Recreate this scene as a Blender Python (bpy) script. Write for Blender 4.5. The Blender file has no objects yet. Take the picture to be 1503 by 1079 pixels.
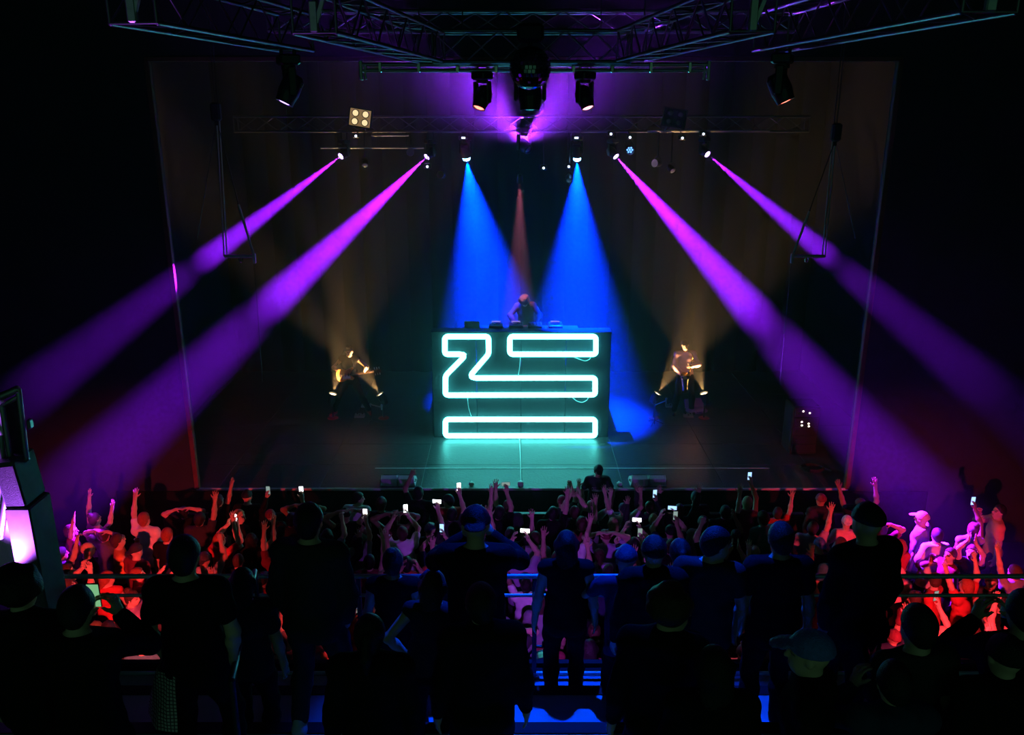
import bpy, math, random
import numpy as np
from mathutils import Vector, Matrix

R = math.radians
random.seed(11)
SC = bpy.context.scene
COL = SC.collection

# ------------------------------------------------------------------ camera
F = 1250.0                       # focal length in pixels of the 1503 x 1079 frame
TH = R(17.0)                     # downward pitch
CAM = Vector((-0.2, 0.0, 8.38))
FWD = Vector((0, math.cos(TH), -math.sin(TH)))
UP = Vector((0, math.sin(TH), math.cos(TH)))
cd = bpy.data.cameras.new('camera')
cd.sensor_width = 36.0
cd.lens = F / 1503.0 * 36.0
cd.clip_end = 200
cam = bpy.data.objects.new('camera', cd)
cam.location = CAM
cam.rotation_euler = (R(90) - TH, 0, 0)
COL.objects.link(cam)
SC.camera = cam

# ------------------------------------------------------------------ world, exposure, sampling limits
w = bpy.data.worlds.new('world')
SC.world = w
w.use_nodes = True
bg = w.node_tree.nodes['Background']
bg.inputs['Color'].default_value = (0.16, 0.62, 0.34, 1)
bg.inputs['Strength'].default_value = 0.11
SC.view_settings.view_transform = 'Standard'
SC.view_settings.look = 'None'
SC.view_settings.gamma = 1.0
SC.view_settings.exposure = 0.0
SC.view_settings.use_curve_mapping = False
cy = SC.cycles
cy.max_bounces = 2
cy.diffuse_bounces = 1
cy.glossy_bounces = 2
cy.transmission_bounces = 2
cy.volume_bounces = 0
cy.transparent_max_bounces = 10
cy.caustics_reflective = False
cy.caustics_refractive = False
cy.use_denoising = True
cy.use_adaptive_sampling = True
cy.adaptive_threshold = 0.035
cy.sample_clamp_indirect = 4.0


def P(px, py, d=None, z=None):
    """World point on the line of sight through a pixel, at distance d into the room or at height z."""
    v = FWD + Vector(((px - 751.5) / F, 0, 0)) + UP * (-(py - 539.5) / F)
    t = d / v.y if d is not None else (z - CAM.z) / v.z
    return CAM + v * t


# ------------------------------------------------------------------ materials
MATS = {}


def mat(name, col, rough=0.6, metal=0.0, spec=0.3, emit=None, estr=0.0, noise=0.0, nscale=20.0, objcol=False, bump=0.0,
        bscale=60.0, sheen=0.0):
    if name in MATS:
        return MATS[name]
    m = bpy.data.materials.new(name)
    m.use_nodes = True
    nt = m.node_tree
    b = nt.nodes['Principled BSDF']
    b.inputs['Roughness'].default_value = rough
    b.inputs['Metallic'].default_value = metal
    b.inputs['Specular IOR Level'].default_value = spec
    b.inputs['Base Color'].default_value = (*col, 1)
    if sheen:
        b.inputs['Sheen Weight'].default_value = sheen
    src = None
    if objcol:
        oi = nt.nodes.new('ShaderNodeObjectInfo')
        src = oi.outputs['Color']
        nt.links.new(src, b.inputs['Base Color'])
    if noise:
        tc = nt.nodes.new('ShaderNodeTexCoord')
        n = nt.nodes.new('ShaderNodeTexNoise')
        n.inputs['Scale'].default_value = nscale
        n.inputs['Detail'].default_value = 4
        nt.links.new(tc.outputs['Object'], n.inputs['Vector'])
        mr = nt.nodes.new('ShaderNodeMapRange')
        mr.inputs['To Min'].default_value = 1 - noise
        mr.inputs['To Max'].default_value = 1 + noise
        nt.links.new(n.outputs['Fac'], mr.inputs['Value'])
        mx = nt.nodes.new('ShaderNodeMix')
        mx.data_type = 'RGBA'
        mx.blend_type = 'MULTIPLY'
        mx.inputs['Factor'].default_value = 1
        if src is None:
            mx.inputs['A'].default_value = (*col, 1)
        else:
            nt.links.new(src, mx.inputs['A'])
        nt.links.new(mr.outputs['Result'], mx.inputs['B'])
        nt.links.new(mx.outputs['Result'], b.inputs['Base Color'])
    if bump:
        tc = nt.nodes.new('ShaderNodeTexCoord')
        n = nt.nodes.new('ShaderNodeTexNoise')
        n.inputs['Scale'].default_value = bscale
        nt.links.new(tc.outputs['Object'], n.inputs['Vector'])
        bp = nt.nodes.new('ShaderNodeBump')
        bp.inputs['Strength'].default_value = bump
        bp.inputs['Distance'].default_value = 0.02
        nt.links.new(n.outputs['Fac'], bp.inputs['Height'])
        nt.links.new(bp.outputs['Normal'], b.inputs['Normal'])
    if emit is not None:
        b.inputs['Emission Color'].default_value = (*emit, 1)
        b.inputs['Emission Strength'].default_value = estr
    MATS[name] = m
    return m


BLACK = mat('black_paint', (0.02, 0.02, 0.022), 0.55, noise=0.3)
DRAPE = mat('black_drape', (0.012, 0.013, 0.014), 0.95, spec=0.05, noise=0.3, nscale=3)
WALLM = mat('dark_wall_paint', (0.035, 0.05, 0.042), 0.9, spec=0.1, noise=0.25, nscale=2)
ALU = mat('brushed_aluminium', (0.42, 0.42, 0.44), 0.38, metal=0.9, noise=0.2, nscale=30)
DALU = mat('dull_grey_truss', (0.16, 0.16, 0.17), 0.35, metal=0.8, noise=0.2)
STEEL = mat('dark_steel', (0.07, 0.07, 0.08), 0.4, metal=0.8)
FIX = mat('black_fixture_shell', (0.025, 0.025, 0.028), 0.35, spec=0.5, noise=0.15)
RUBBER = mat('black_rubber', (0.02, 0.02, 0.02), 0.8)
BROWN = mat('brown_painted_timber', (0.13, 0.065, 0.035), 0.7, noise=0.3, nscale=8)
STAGEM = mat('black_stage_ply', (0.045, 0.05, 0.055), 0.42, spec=0.5, noise=0.35, nscale=5, bump=0.25, bscale=22)
PITM = mat('pit_concrete', (0.03, 0.03, 0.032), 0.7, noise=0.4, nscale=3)
TAPE = mat('white_stage_tape', (0.75, 0.78, 0.78), 0.5)
MEZZ = mat('grey_painted_step', (0.42, 0.43, 0.46), 0.6, noise=0.25, nscale=6)
NOSE = mat('black_nosing_rubber', (0.006, 0.006, 0.007), 0.7)
RAILM = mat('painted_rail_steel', (0.45, 0.46, 0.5), 0.35, metal=0.4)
WOOD = mat('amber_guitar_wood', (0.55, 0.25, 0.07), 0.3, spec=0.5, noise=0.3, nscale=14)
NECKW = mat('dark_rosewood', (0.05, 0.025, 0.015), 0.4)
BRASS = mat('polished_brass', (0.85, 0.55, 0.18), 0.22, metal=1.0)
CHROME = mat('chrome', (0.8, 0.8, 0.82), 0.15, metal=1.0)
GRILLE = mat('speaker_grille', (0.03, 0.03, 0.033), 0.6, metal=0.4, bump=0.6, bscale=220)
SKIN = None
CLOTH = mat('woven_cloth', (0.2, 0.2, 0.2), 0.85, spec=0.1, objcol=True, noise=0.22, nscale=9, bump=0.15, bscale=90)
HAIRM = mat('hair_strands', (0.03, 0.02, 0.015), 0.5, objcol=True, noise=0.4, nscale=45, bump=0.5, bscale=130)
SHOEM = mat('shoe_leather', (0.05, 0.05, 0.05), 0.5, objcol=True)
SCRIM = mat('pale_scrim_fabric', (0.8, 0.8, 0.82), 0.9, noise=0.08, nscale=4)


def skin_mat():
    m = bpy.data.materials.new('skin')
    m.use_nodes = True
    nt = m.node_tree
    b = nt.nodes['Principled BSDF']
    b.inputs['Roughness'].default_value = 0.5
    b.inputs['Specular IOR Level'].default_value = 0.35
    oi = nt.nodes.new('ShaderNodeObjectInfo')
    at = nt.nodes.new('ShaderNodeAttribute')
    at.attribute_name = 'feature'
    mx = nt.nodes.new('ShaderNodeMix')
    mx.data_type = 'RGBA'
    mx.blend_type = 'MULTIPLY'
    mx.inputs['Factor'].default_value = 1
    nt.links.new(oi.outputs['Color'], mx.inputs['A'])
    nt.links.new(at.outputs['Color'], mx.inputs['B'])
    nt.links.new(mx.outputs['Result'], b.inputs['Base Color'])
    return m


SKIN = skin_mat()


def plaid_mat():
    m = bpy.data.materials.new('plaid_flannel')
    m.use_nodes = True
    nt = m.node_tree
    b = nt.nodes['Principled BSDF']
    b.inputs['Roughness'].default_value = 0.9
    tc = nt.nodes.new('ShaderNodeTexCoord')
    sp = nt.nodes.new('ShaderNodeSeparateXYZ')
    nt.links.new(tc.outputs['Object'], sp.inputs[0])
    outs = []
    for ax in (0, 2):
        mu = nt.nodes.new('ShaderNodeMath')
        mu.operation = 'MULTIPLY'
        mu.inputs[1].default_value = 46
        nt.links.new(sp.outputs[ax], mu.inputs[0])
        fr = nt.nodes.new('ShaderNodeMath')
        fr.operation = 'FRACT'
        nt.links.new(mu.outputs[0], fr.inputs[0])
        gt = nt.nodes.new('ShaderNodeMath')
        gt.operation = 'GREATER_THAN'
        gt.inputs[1].default_value = 0.3
        nt.links.new(fr.outputs[0], gt.inputs[0])
        outs.append(gt)
    mn = nt.nodes.new('ShaderNodeMath')
    mn.operation = 'MINIMUM'
    nt.links.new(outs[0].outputs[0], mn.inputs[0])
    nt.links.new(outs[1].outputs[0], mn.inputs[1])
    mx = nt.nodes.new('ShaderNodeMix')
    mx.data_type = 'RGBA'
    nt.links.new(mn.outputs[0], mx.inputs['Factor'])
    mx.inputs['A'].default_value = (0.09, 0.06, 0.09, 1)
    mx.inputs['B'].default_value = (0.72, 0.6, 0.66, 1)
    nt.links.new(mx.outputs['Result'], b.inputs['Base Color'])
    return m


def emat(name, col, s):
    return mat(name, (0.02, 0.02, 0.02), 0.3, emit=col, estr=s)


# ------------------------------------------------------------------ mesh helpers
class MB:
    def __init__(self):
        self.v = []
        self.f = []

    def add(self, vs, fs):
        o = len(self.v)
        self.v += [tuple(x) for x in vs]
        self.f += [tuple(i + o for i in f) for f in fs]
        return self

    def box(self, c, s, rot=None, bev=0.0):
        c = Vector(c)
        hx, hy, hz = s[0] / 2, s[1] / 2, s[2] / 2
        b = min(bev, hx * .9, hy * .9, hz * .9)
        if b <= 0:
            vs = [Vector((x, y, z)) for x in (-hx, hx) for y in (-hy, hy) for z in (-hz, hz)]
            fs = [(0, 1, 3, 2), (4, 6, 7, 5), (0, 4, 5, 1), (2, 3, 7, 6), (0, 2, 6, 4), (1, 5, 7, 3)]
        else:   # chamfered vertical edges and lid edges: rings of eight
            ring = [(-hx, -hy + b), (-hx + b, -hy), (hx - b, -hy), (hx, -hy + b), (hx, hy - b), (hx - b, hy), (-hx + b, hy),
                    (-hx, hy - b)]
            vs = []
            for z, k in ((-hz, 1), (-hz + b, 0), (hz - b, 0), (hz, 1)):
                for (x, y) in ring:
                    vs.append(Vector((x - math.copysign(b * k, x), y - math.copysign(b * k, y), z)))
            fs = [tuple(reversed(range(8))), tuple(range(24, 32))]
            for r in range(3):
                for i in range(8):
                    j = (i + 1) % 8
                    fs.append((r * 8 + i, r * 8 + j, r * 8 + 8 + j, r * 8 + 8 + i))
        if rot is not None:
            vs = [rot @ v for v in vs]
        return self.add([v + c for v in vs], fs)

    def cyl(self, a, b, r, r2=None, n=10, caps=True):
        a, b = Vector(a), Vector(b)
        r2 = r if r2 is None else r2
        d = (b - a).normalized()
        u = d.orthogonal().normalized()
        v = d.cross(u)
        vs = []
        for p, rr in ((a, r), (b, r2)):
            for i in range(n):
                t = 2 * math.pi * i / n
                vs.append(p + (u * math.cos(t) + v * math.sin(t)) * rr)
        fs = [(i, (i + 1) % n, n + (i + 1) % n, n + i) for i in range(n)]
        if caps:
            fs += [tuple(reversed(range(n))), tuple(range(n, 2 * n))]
        return self.add(vs, fs)

    def tube(self, pts, r, n=8, closed=False):
        pts = [Vector(p) for p in pts]
        k = len(pts)
        rr = r if hasattr(r, '__len__') else [r] * k
        vs, fs = [], []
        pu = None
        for i, p in enumerate(pts):
            if closed:
                t = (pts[(i + 1) % k] - pts[i - 1])
            else:
                t = pts[min(i + 1, k - 1)] - pts[max(i - 1, 0)]
            t.normalize()
            u = t.orthogonal().normalized() if pu is None else (pu - t * pu.dot(t)).normalized()
            pu = u
            v = t.cross(u)
            for j in range(n):
                a = 2 * math.pi * j / n
                vs.append(p + (u * math.cos(a) + v * math.sin(a)) * rr[i])
        for i in range(k if closed else k - 1):
            i2 = (i + 1) % k
            for j in range(n):
                j2 = (j + 1) % n
                fs.append((i * n + j, i * n + j2, i2 * n + j2, i2 * n + j))
        if not closed:
            fs += [tuple(reversed(range(n))), tuple(range((k - 1) * n, k * n))]
        return self.add(vs, fs)

    def lathe(self, prof, n=20, M=None):
        """profile of (radius, z)"""
        vs, fs = [], []
        for (r, z) in prof:
            for i in range(n):
                t = 2 * math.pi * i / n
                vs.append(Vector((r * math.cos(t), r * math.sin(t), z)))
        for k in range(len(prof) - 1):
            for i in range(n):
                j = (i + 1) % n
                fs.append((k * n + i, k * n + j, (k + 1) * n + j, (k + 1) * n + i))
        if prof[0][0] > 1e-5:
            fs.append(tuple(reversed(range(n))))
        if prof[-1][0] > 1e-5:
            fs.append(tuple(range((len(prof) - 1) * n, len(prof) * n)))
        if M is not None:
            vs = [M @ v for v in vs]
        return self.add(vs, fs)

    def prism(self, poly, axis_from, axis_to, frame):
        """polygon (a, b) extruded along frame[2] between two offsets; frame = (u, v, n)"""
        u, v, nn = [Vector(x) for x in frame]
        k = len(poly)
        vs = [u * a + v * b + nn * axis_from for a, b in poly] + [u * a + v * b + nn * axis_to for a, b in poly]
        fs = [tuple(reversed(range(k))), tuple(range(k, 2 * k))] + [(i, (i + 1) % k, k + (i + 1) % k, k + i) for i in range(k)]
        return self.add(vs, fs)

    def mesh(self, name, smooth=False):
        me = bpy.data.meshes.new(name)
        me.from_pydata([tuple(x) for x in self.v], [], self.f)
        me.update()
        if smooth:
            me.shade_smooth()
        return me


def part(name, mb, m, parent=None, label=None, smooth=False, loc=None, color=None):
    me = mb.mesh(name, smooth) if isinstance(mb, MB) else mb
    if m is not None and not me.materials:
        me.materials.append(m)
    o = bpy.data.objects.new(name, me)
    COL.objects.link(o)
    if parent is not None:
        o.parent = parent
    if label:
        o['label'] = label
    if loc is not None:
        o.location = loc
    if color is not None:
        o.color = (*color, 1)
    return o


def tag(o, label, cat, group=None, kind=None):
    o['label'] = label
    o['category'] = cat
    if group:
        o['group'] = group
    if kind:
        o['kind'] = kind
    return o


def thing(name, label, cat, loc=(0, 0, 0), rotz=0.0, group=None, kind=None):
    o = bpy.data.objects.new(name, None)
    COL.objects.link(o)
    o.location = loc
    o.rotation_euler = (0, 0, rotz)
    o.empty_display_size = 0.1
    return tag(o, label, cat, group, kind)


def struct(name, mb, m, label=None, parent=None):
    o = part(name, mb, m, parent)
    if parent is None:
        o['kind'] = 'structure'
        o['label'] = label
        o['category'] = 'building'
    return o


def aim_matrix(d):
    """rotation taking local +Z to direction d, local Y kept as upright as it can be"""
    d = Vector(d).normalized()
    return d.to_track_quat('Z', 'Y').to_matrix()


_UC = {}


def unit_cyl(m, n=8):
    key = (m.name, n)
    if key not in _UC:
        mb = MB().cyl((0, 0, 0), (0, 0, 1), 1, n=n)
        me = mb.mesh('tube', True)
        me.materials.append(m)
        _UC[key] = me
    return _UC[key]


def rod(name, a, b, r, m, parent=None, n=8):
    """a straight tube as an object that shares one unit mesh"""
    a, b = Vector(a), Vector(b)
    o = bpy.data.objects.new(name, unit_cyl(m, n))
    COL.objects.link(o)
    d = b - a
    o.location = a
    o.rotation_mode = 'QUATERNION'
    o.rotation_quaternion = d.to_track_quat('Z', 'Y')
    o.scale = (r, r, d.length)
    if parent is not None:
        o.parent = parent
    return o


def spot(name, parent, loc, direction, col, power, size, blend=0.3, radius=0.04):
    l = bpy.data.lights.new(name, 'SPOT')
    l.color = col
    l.energy = power
    l.spot_size = R(size)
    l.spot_blend = blend
    l.shadow_soft_size = radius
    o = bpy.data.objects.new(name, l)
    COL.objects.link(o)
    o.location = loc
    o.rotation_mode = 'QUATERNION'
    o.rotation_quaternion = Vector(direction).to_track_quat('-Z', 'Y')
    if parent is not None:
        o.parent = parent
    return o

# ------------------------------------------------------------------ the room
ST = 1.2            # stage height
SF = 15.36          # stage front
BACK = 23.2         # rear wall of the stage
PW = 6.42           # half width of the proscenium opening
PT = P(760, 87, d=SF).z

struct('floor', MB().box((0, 6.0, -0.1), (24, 19.4, 0.2)), PITM, 'dark concrete floor of the standing pit')
struct('wall_back', MB().box((0, BACK + 0.1, 6), (16, 0.2, 12)), DRAPE, 'black drape wall at the rear of the stage')
dp = bpy.data.objects['wall_back']
for i in range(26):          # hanging folds of the rear drape
    x = -7.6 + i * 0.61
    mb = MB()
    pts = []
    for k in range(9):
        t = k / 8
        pts.append((x - 0.3 + 0.6 * t, BACK - 0.05 - 0.10 * math.sin(t * math.pi) - 0.03 * math.sin(i * 2.1 + t * 5)))
    vs = [(a, b, z) for z in (ST, 11.5) for a, b in pts] + [(a, BACK + 0.01, z) for z in (ST, 11.5) for a, b in pts]
    fs = [(k, k + 1, 9 + k + 1, 9 + k) for k in range(8)] + [(18 + k + 1, 18 + k, 27 + k, 27 + k + 1) for k in range(8)]
    mb.add(vs, fs)
    part('drape_fold', mb, DRAPE, dp, smooth=True)
for s, nm in ((-1, 'left'), (1, 'right')):
    struct('wall_stage_' + nm, MB().box((s * 8.1, (SF + BACK) / 2 + .15, 6), (0.2, BACK - SF, 12)), DRAPE,
           'black side wall of the stage behind the proscenium')
    struct('wall_proscenium_' + nm, MB().box((s * (PW + 3.0), SF + 0.12, 6), (6.0, 0.24, 12)), WALLM,
           'dark wall beside the stage opening')
    struct('wall_' + nm, MB().box((s * 12.1, 6.0, 6), (0.2, 19.0, 12)), WALLM, 'dark side wall of the hall')
struct('wall_header', MB().box((0, SF + 0.12, (PT + 12) / 2), (2 * PW, 0.24, 12 - PT)), WALLM,
       'dark wall above the stage opening')
struct('ceiling', MB().box((0, 10, 12.1), (24.4, 27, 0.2)), BLACK, 'black ceiling high above the hall')

# brown timber edge of the stage opening
tr = part('trim_1', MB().box((-PW + 0.03, SF - 0.02, (ST + PT) / 2), (0.09, 0.1, PT - ST), bev=.01), BROWN)
tr2 = part('trim_2', MB().box((PW - 0.03, SF - 0.02, (ST + PT) / 2), (0.09, 0.1, PT - ST), bev=.01), BROWN)
tr3 = part('trim_3', MB().box((0, SF - 0.02, PT), (2 * PW, 0.1, 0.08), bev=.01), BROWN)
for o, l in ((tr, 'brown upright edge of the stage opening on the tower side'),
             (tr2, 'brown upright edge of the stage opening on the rack side'), (tr3, 'brown beam along the top of the stage opening')):
    o['kind'] = 'structure'
    o['label'] = l
    o['category'] = 'trim'

# stage platform with plywood deck panels
stg = struct('stage_platform', MB().box((0, (SF + BACK) / 2, ST / 2 - 0.03), (16, BACK - SF, ST - 0.06)), BLACK,
             'black stage platform with plywood deck panels')
pm = MB().box((0, 0, 0), (1.995, 1.141, 0.05), bev=0.004).mesh('deck_panel')
pm.materials.append(STAGEM)
for i in range(8):
    for j in range(7):
        o = bpy.data.objects.new('deck_panel', pm)
        COL.objects.link(o)
        o.location = (-7.0 + 2.0 * i, SF + 0.575 + 1.145 * j, ST - 0.026 + random.uniform(-.0015, .0015))
        o.parent = stg
part('edge_strip', MB().box((0, SF - 0.012, ST - 0.02), (2 * PW, 0.03, 0.045), bev=.005), TAPE, stg)
part('skirt', MB().box((0, SF - 0.02, ST / 2 - .03), (16, 0.03, ST - 0.07)), DRAPE, stg)

yl = P(760, 687.5, z=ST).y
tag(part('floor_tape', MB().box((P(840, 687, z=ST).x, yl, ST + 0.004), (8.2, 0.03, 0.004)), TAPE),
    'long white tape line across the stage deck before the neon sign', 'tape')
y0, y1 = P(764, 716, z=ST).y, P(764, 646, z=ST).y
xc = P(764, 690, z=ST).x
tag(part('stage_cable', MB().tube([(xc, y0, ST + .014), (xc + .004, (y0 + y1) / 2, ST + .014), (xc - .003, y1, ST + .014)], 0.011), TAPE),
    'thin white cable running from neon sign to stage edge', 'cable')
cb = P(764, 713, z=ST)
tag(part('cable_reel', MB().lathe([(0, 0), (.05, 0), (.06, .02), (.06, .07), (.05, .09), (0, .09)], 14,
                                   Matrix.Translation(cb)), TAPE, smooth=True), 'small white round cable puck on the stage lip', 'puck')
for px, py, nm, lb in ((692, 713, 'stage_box', 'small white connector box on the stage lip'),
                       (836, 713, 'stage_box', 'white rounded connector box on the stage lip beside the guard'),
                       (909, 713, 'stage_box', 'tiny pale connector box between guard and floor monitors')):
    q = P(px, py, z=ST)
    tag(part(nm, MB().box((q.x, q.y, ST + .04), (.1, .08, .07), bev=.015).cyl((q.x, q.y + .04, ST + .05), (q.x, q.y + .09, ST + .05), .015), TAPE), lb, 'box')

# wedge floor monitors on the lip of the stage
WEDGE = mat('grey_monitor_paint', (0.55, 0.5, 0.58), 0.5, noise=.15)


def wedge(px, lb):
    q = P(px, 719, z=ST)
    t = thing('floor_monitor', lb, 'speaker', (q.x, SF + 0.24, ST), group='floor monitors on the stage lip')
    prof = [(-.16, 0), (.2, 0), (.2, .06), (-.05, .19), (-.16, .15)]       # y, z : face tilted up to the performer
    cb_ = MB().prism(prof, -.19, .19, ((0, 1, 0), (0, 0, 1), (1, 0, 0)))
    cb_.v = [(x * (1 - 1.5 * z), y, z) for x, y, z in cb_.v]
    part('cabinet', cb_, WEDGE, t)
    part('grille', MB().box((0, .078, .132), (.27, .25, .012), Matrix.Rotation(R(-27.5), 3, 'X'), bev=.004), GRILLE, t)
    for s in (-1, 1):
        part('side_stripe', MB().prism([(-.16, .0), (-.16, .15), (-.05, .19), (-.05, .165), (-.135, .135), (-.135, 0)], s * .15, s * .165, ((0, 1, 0), (0, 0, 1), (1, 0, 0))), TAPE, t)
        part('handle', MB().tube([(s * .18, -.1, .08), (s * .2, -.05, .08), (s * .18, 0, .08)], .01, 6), BLACK, t)


for px, lb in ((570, 'grey wedge monitor of the pair by the guitarist, outer one'),
               (594, 'grey wedge monitor of the pair by the guitarist, inner one'),
               (941, 'grey wedge monitor of the pair by the saxophonist, inner one'),
               (967, 'grey wedge monitor of the pair by the saxophonist, outer one')):
    wedge(px, lb)

# ------------------------------------------------------------------ mezzanine with steps and guard rail
M1, M2, M3 = 3.39, 3.77, 4.15
mz = struct('mezzanine', MB().box((0, 2.0, (M3 - 2.4) / 2 + 2.0), (19, 5.6, M3 - 2.06 - .4)), BLACK, 'stepped mezzanine floor the onlookers stand on')
part('step', MB().box((0, 6.22, M1 - .1), (19, 1.06, .2), bev=.006), MEZZ, mz)
part('step', MB().box((0, 5.39, M2 - .19), (19, 1.18, .38), bev=.006), MEZZ, mz)
part('step', MB().box((0, 1.94, M3 - .19), (19, 6.28, .38), bev=.006), MEZZ, mz)
for yy, zz in ((5.945, M2), (5.045, M3), (6.70, M1)):
    part('nosing', MB().box((0, yy, zz + .004), (19, .11, .012)), NOSE, mz)
part('fascia', MB().box((0, 6.79, M1 - .3), (19, .06, .7)), BLACK, mz)
gr = thing('guard_rail', 'painted steel guard rail along the mezzanine edge', 'railing', (0, 6.6, M1))
rt = P(760, 846, d=6.6).z - M1
rod('top_rail', (-9.4, 0, rt), (9.4, 0, rt), .022, RAILM, gr, 12)
rod('mid_rail', (-9.4, 0, rt * .82), (9.4, 0, rt * .82), .016, RAILM, gr)
rod('bottom_rail', (-9.4, 0, .06), (9.4, 0, .06), .02, RAILM, gr)
for i in range(13):
    x = -9.3 + 1.55 * i
    part('post', MB().box((x, 0, rt / 2), (.04, .03, rt), bev=.005).box((x, 0, .006), (.1, .08, .012), bev=.003), STEEL, gr)
for s, px in ((-1, 374), (1, 1246)):
    a, b = P(px, 838, d=6.45), P(px - 34 if s < 0 else px + 34, 1000, d=4.3)
    hr = thing('stair_handrail', 'sloping stair handrail beside the tall onlooker near the %s side' % ('tower' if s < 0 else 'rack'),
               'handrail', (0, 0, 0))
    rod('rail', a, b, .022, STEEL, hr)
    rod('post', (a.x, a.y, M1), a, .02, STEEL, hr)
    rod('post', (b.x, b.y, M3), b, .02, STEEL, hr)

# crowd barrier in front of the stage
for i in range(9):
    x = -6.0 + i * 1.5
    t = thing('crowd_barrier', 'black steel crowd barrier section before the stage front', 'barrier', (x, 14.35, 0),
              group='crowd barriers before the stage')
    if i:
        pass
    if i == 0:
        meshes = [('panel', MB().box((0, 0, .6), (1.4, .02, 1.0)).mesh('panel')),
                  ('top_bar', MB().box((0, .02, 1.13), (1.46, .1, .05), bev=.012).mesh('top_bar')),
                  ('foot_plate', MB().box((0, .22, .02), (1.4, .5, .02)).mesh('foot_plate'))]
        for _, me in meshes:
            me.materials.append(STEEL)
    for nm, me in meshes:
        part(nm, me, None, t)
    for s in (-1, 1):
        rod('strut', (s * .6, .42, .03), (s * .6, .03, 1.08), .018, STEEL, t)

# ------------------------------------------------------------------ haze in the hall
def haze_mat(name, dens):
    m = bpy.data.materials.new(name)
    m.use_nodes = True
    nt = m.node_tree
    nt.nodes.remove(nt.nodes['Principled BSDF'])
    v = nt.nodes.new('ShaderNodeVolumeScatter')
    v.inputs['Color'].default_value = (1, 1, 1, 1)
    v.inputs['Density'].default_value = dens
    v.inputs['Anisotropy'].default_value = 0.12
    nt.links.new(v.outputs['Volume'], nt.nodes['Material Output'].inputs['Volume'])
    return m


hb = bpy.data.objects.new('haze', None)
COL.objects.link(hb)
tag(hb, 'theatrical haze, thickest on the stage and thinning over the pit', 'haze', kind='stuff')
for k, (x_, ya, yb, za, zb, dn) in enumerate(((7.9, SF + .26, BACK - .3, ST + .03, 11.9, .017), (11.9, 12.9, SF - .03, .05, 11.9, .0042),
                                              (11.9, 10.6, 12.898, .05, 11.9, .0012))):
    o = part('haze_layer', MB().box((0, (ya + yb) / 2, (za + zb) / 2), (2 * x_, yb - ya, zb - za)), haze_mat('haze', dn), hb)

# ------------------------------------------------------------------ trusses
def truss(lb, a, b, wdt, m, group, seg=.42, cr=.024, br=.011, name='lighting_truss'):
    a, b = Vector(a), Vector(b)
    d = (b - a).normalized()
    sx = d.cross(Vector((0, 0, 1))).normalized()
    uz = Vector((0, 0, 1))
    t = thing(name, lb, 'truss', a, group=group)
    L = (b - a).length
    off = [(-.5, -.5), (.5, -.5), (.5, .5), (-.5, .5)]
    o4 = [sx * (u * wdt) + uz * (v * wdt) for u, v in off]
    for o in o4:
        rod('chord', o, o + d * L, cr, m, t)
    n = max(2, int(L / seg))
    for i in range(n):
        s0, s1 = L * i / n, L * (i + 1) / n
        for q in range(4):
            p, r = o4[q], o4[(q + 1) % 4]
            if (i + q) % 2:
                p, r = r, p
            rod('brace', p + d * s0, r + d * s1, br, m, t, 6)
    for e in (.15 * L, .85 * L):
        rod('hanger', d * e + uz * (wdt / 2), Vector((d.x * e, d.y * e, 12.02 - a.z)), .009, STEEL, t, 6)
    for e in (0, L):
        for q in range(4):
            rod('end_bar', o4[q] + d * e, o4[(q + 1) % 4] + d * e, br * 1.3, m, t, 6)
    return t


G1 = 'lighting trusses over stage and pit'
BT = 18.6
bz = P(760, 182, d=BT).z
truss('long horizontal truss carrying the stage beam lights', (-6.0, BT, bz), (6.0, BT, bz), .3, DALU, G1)
tb = bz - .15
fz = P(640, 92, d=12).z + .19
aL, aR = P(637, 90, d=12), P(923, 88, d=12)
truss('short truss crosspiece above the mirror ball', (aL.x, 12, fz), (aR.x, 12, fz), .38, DALU, G1)
for (pa, pb, lb) in (((633, 92), (462, 50), 'inner truss arm on the tower side of the mirror ball'),
                     ((926, 90), (1104, 48), 'inner truss arm on the rack side of the mirror ball'),
                     ((436, 76), (196, 36), 'outer truss arm over the pit on the tower side'),
                     ((1130, 76), (1452, 20), 'outer truss arm over the pit on the rack side')):
    A, B = P(*pa, z=fz - .19), P(*pb, z=fz - .19)
    t = truss(lb, A + Vector((0, 0, .19)), B + Vector((0, 0, .19)), .36, DALU, G1, cr=.02, br=.009)
    dd = (B - A)
    sx = dd.normalized().cross(Vector((0, 0, 1)))
    part('end_plate', MB().box(dd + Vector((0, 0, -.06)), (.07, .05, .24), bev=.01).box(dd + Vector((.05, 0, -.02)), (.03, .04, .3), Matrix.Rotation(R(20), 3, 'Y')), ALU, t)
# rear cross truss and upper truss near the ceiling
q0, q1 = P(640, 32, d=13.2), P(925, 30, d=13.2)
truss('slim truss near the ceiling behind the mirror ball crosspiece', (q0.x - 2.4, 13.2, q0.z), (q1.x + 2.4, 13.2, q0.z), .26, DALU, G1)
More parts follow.
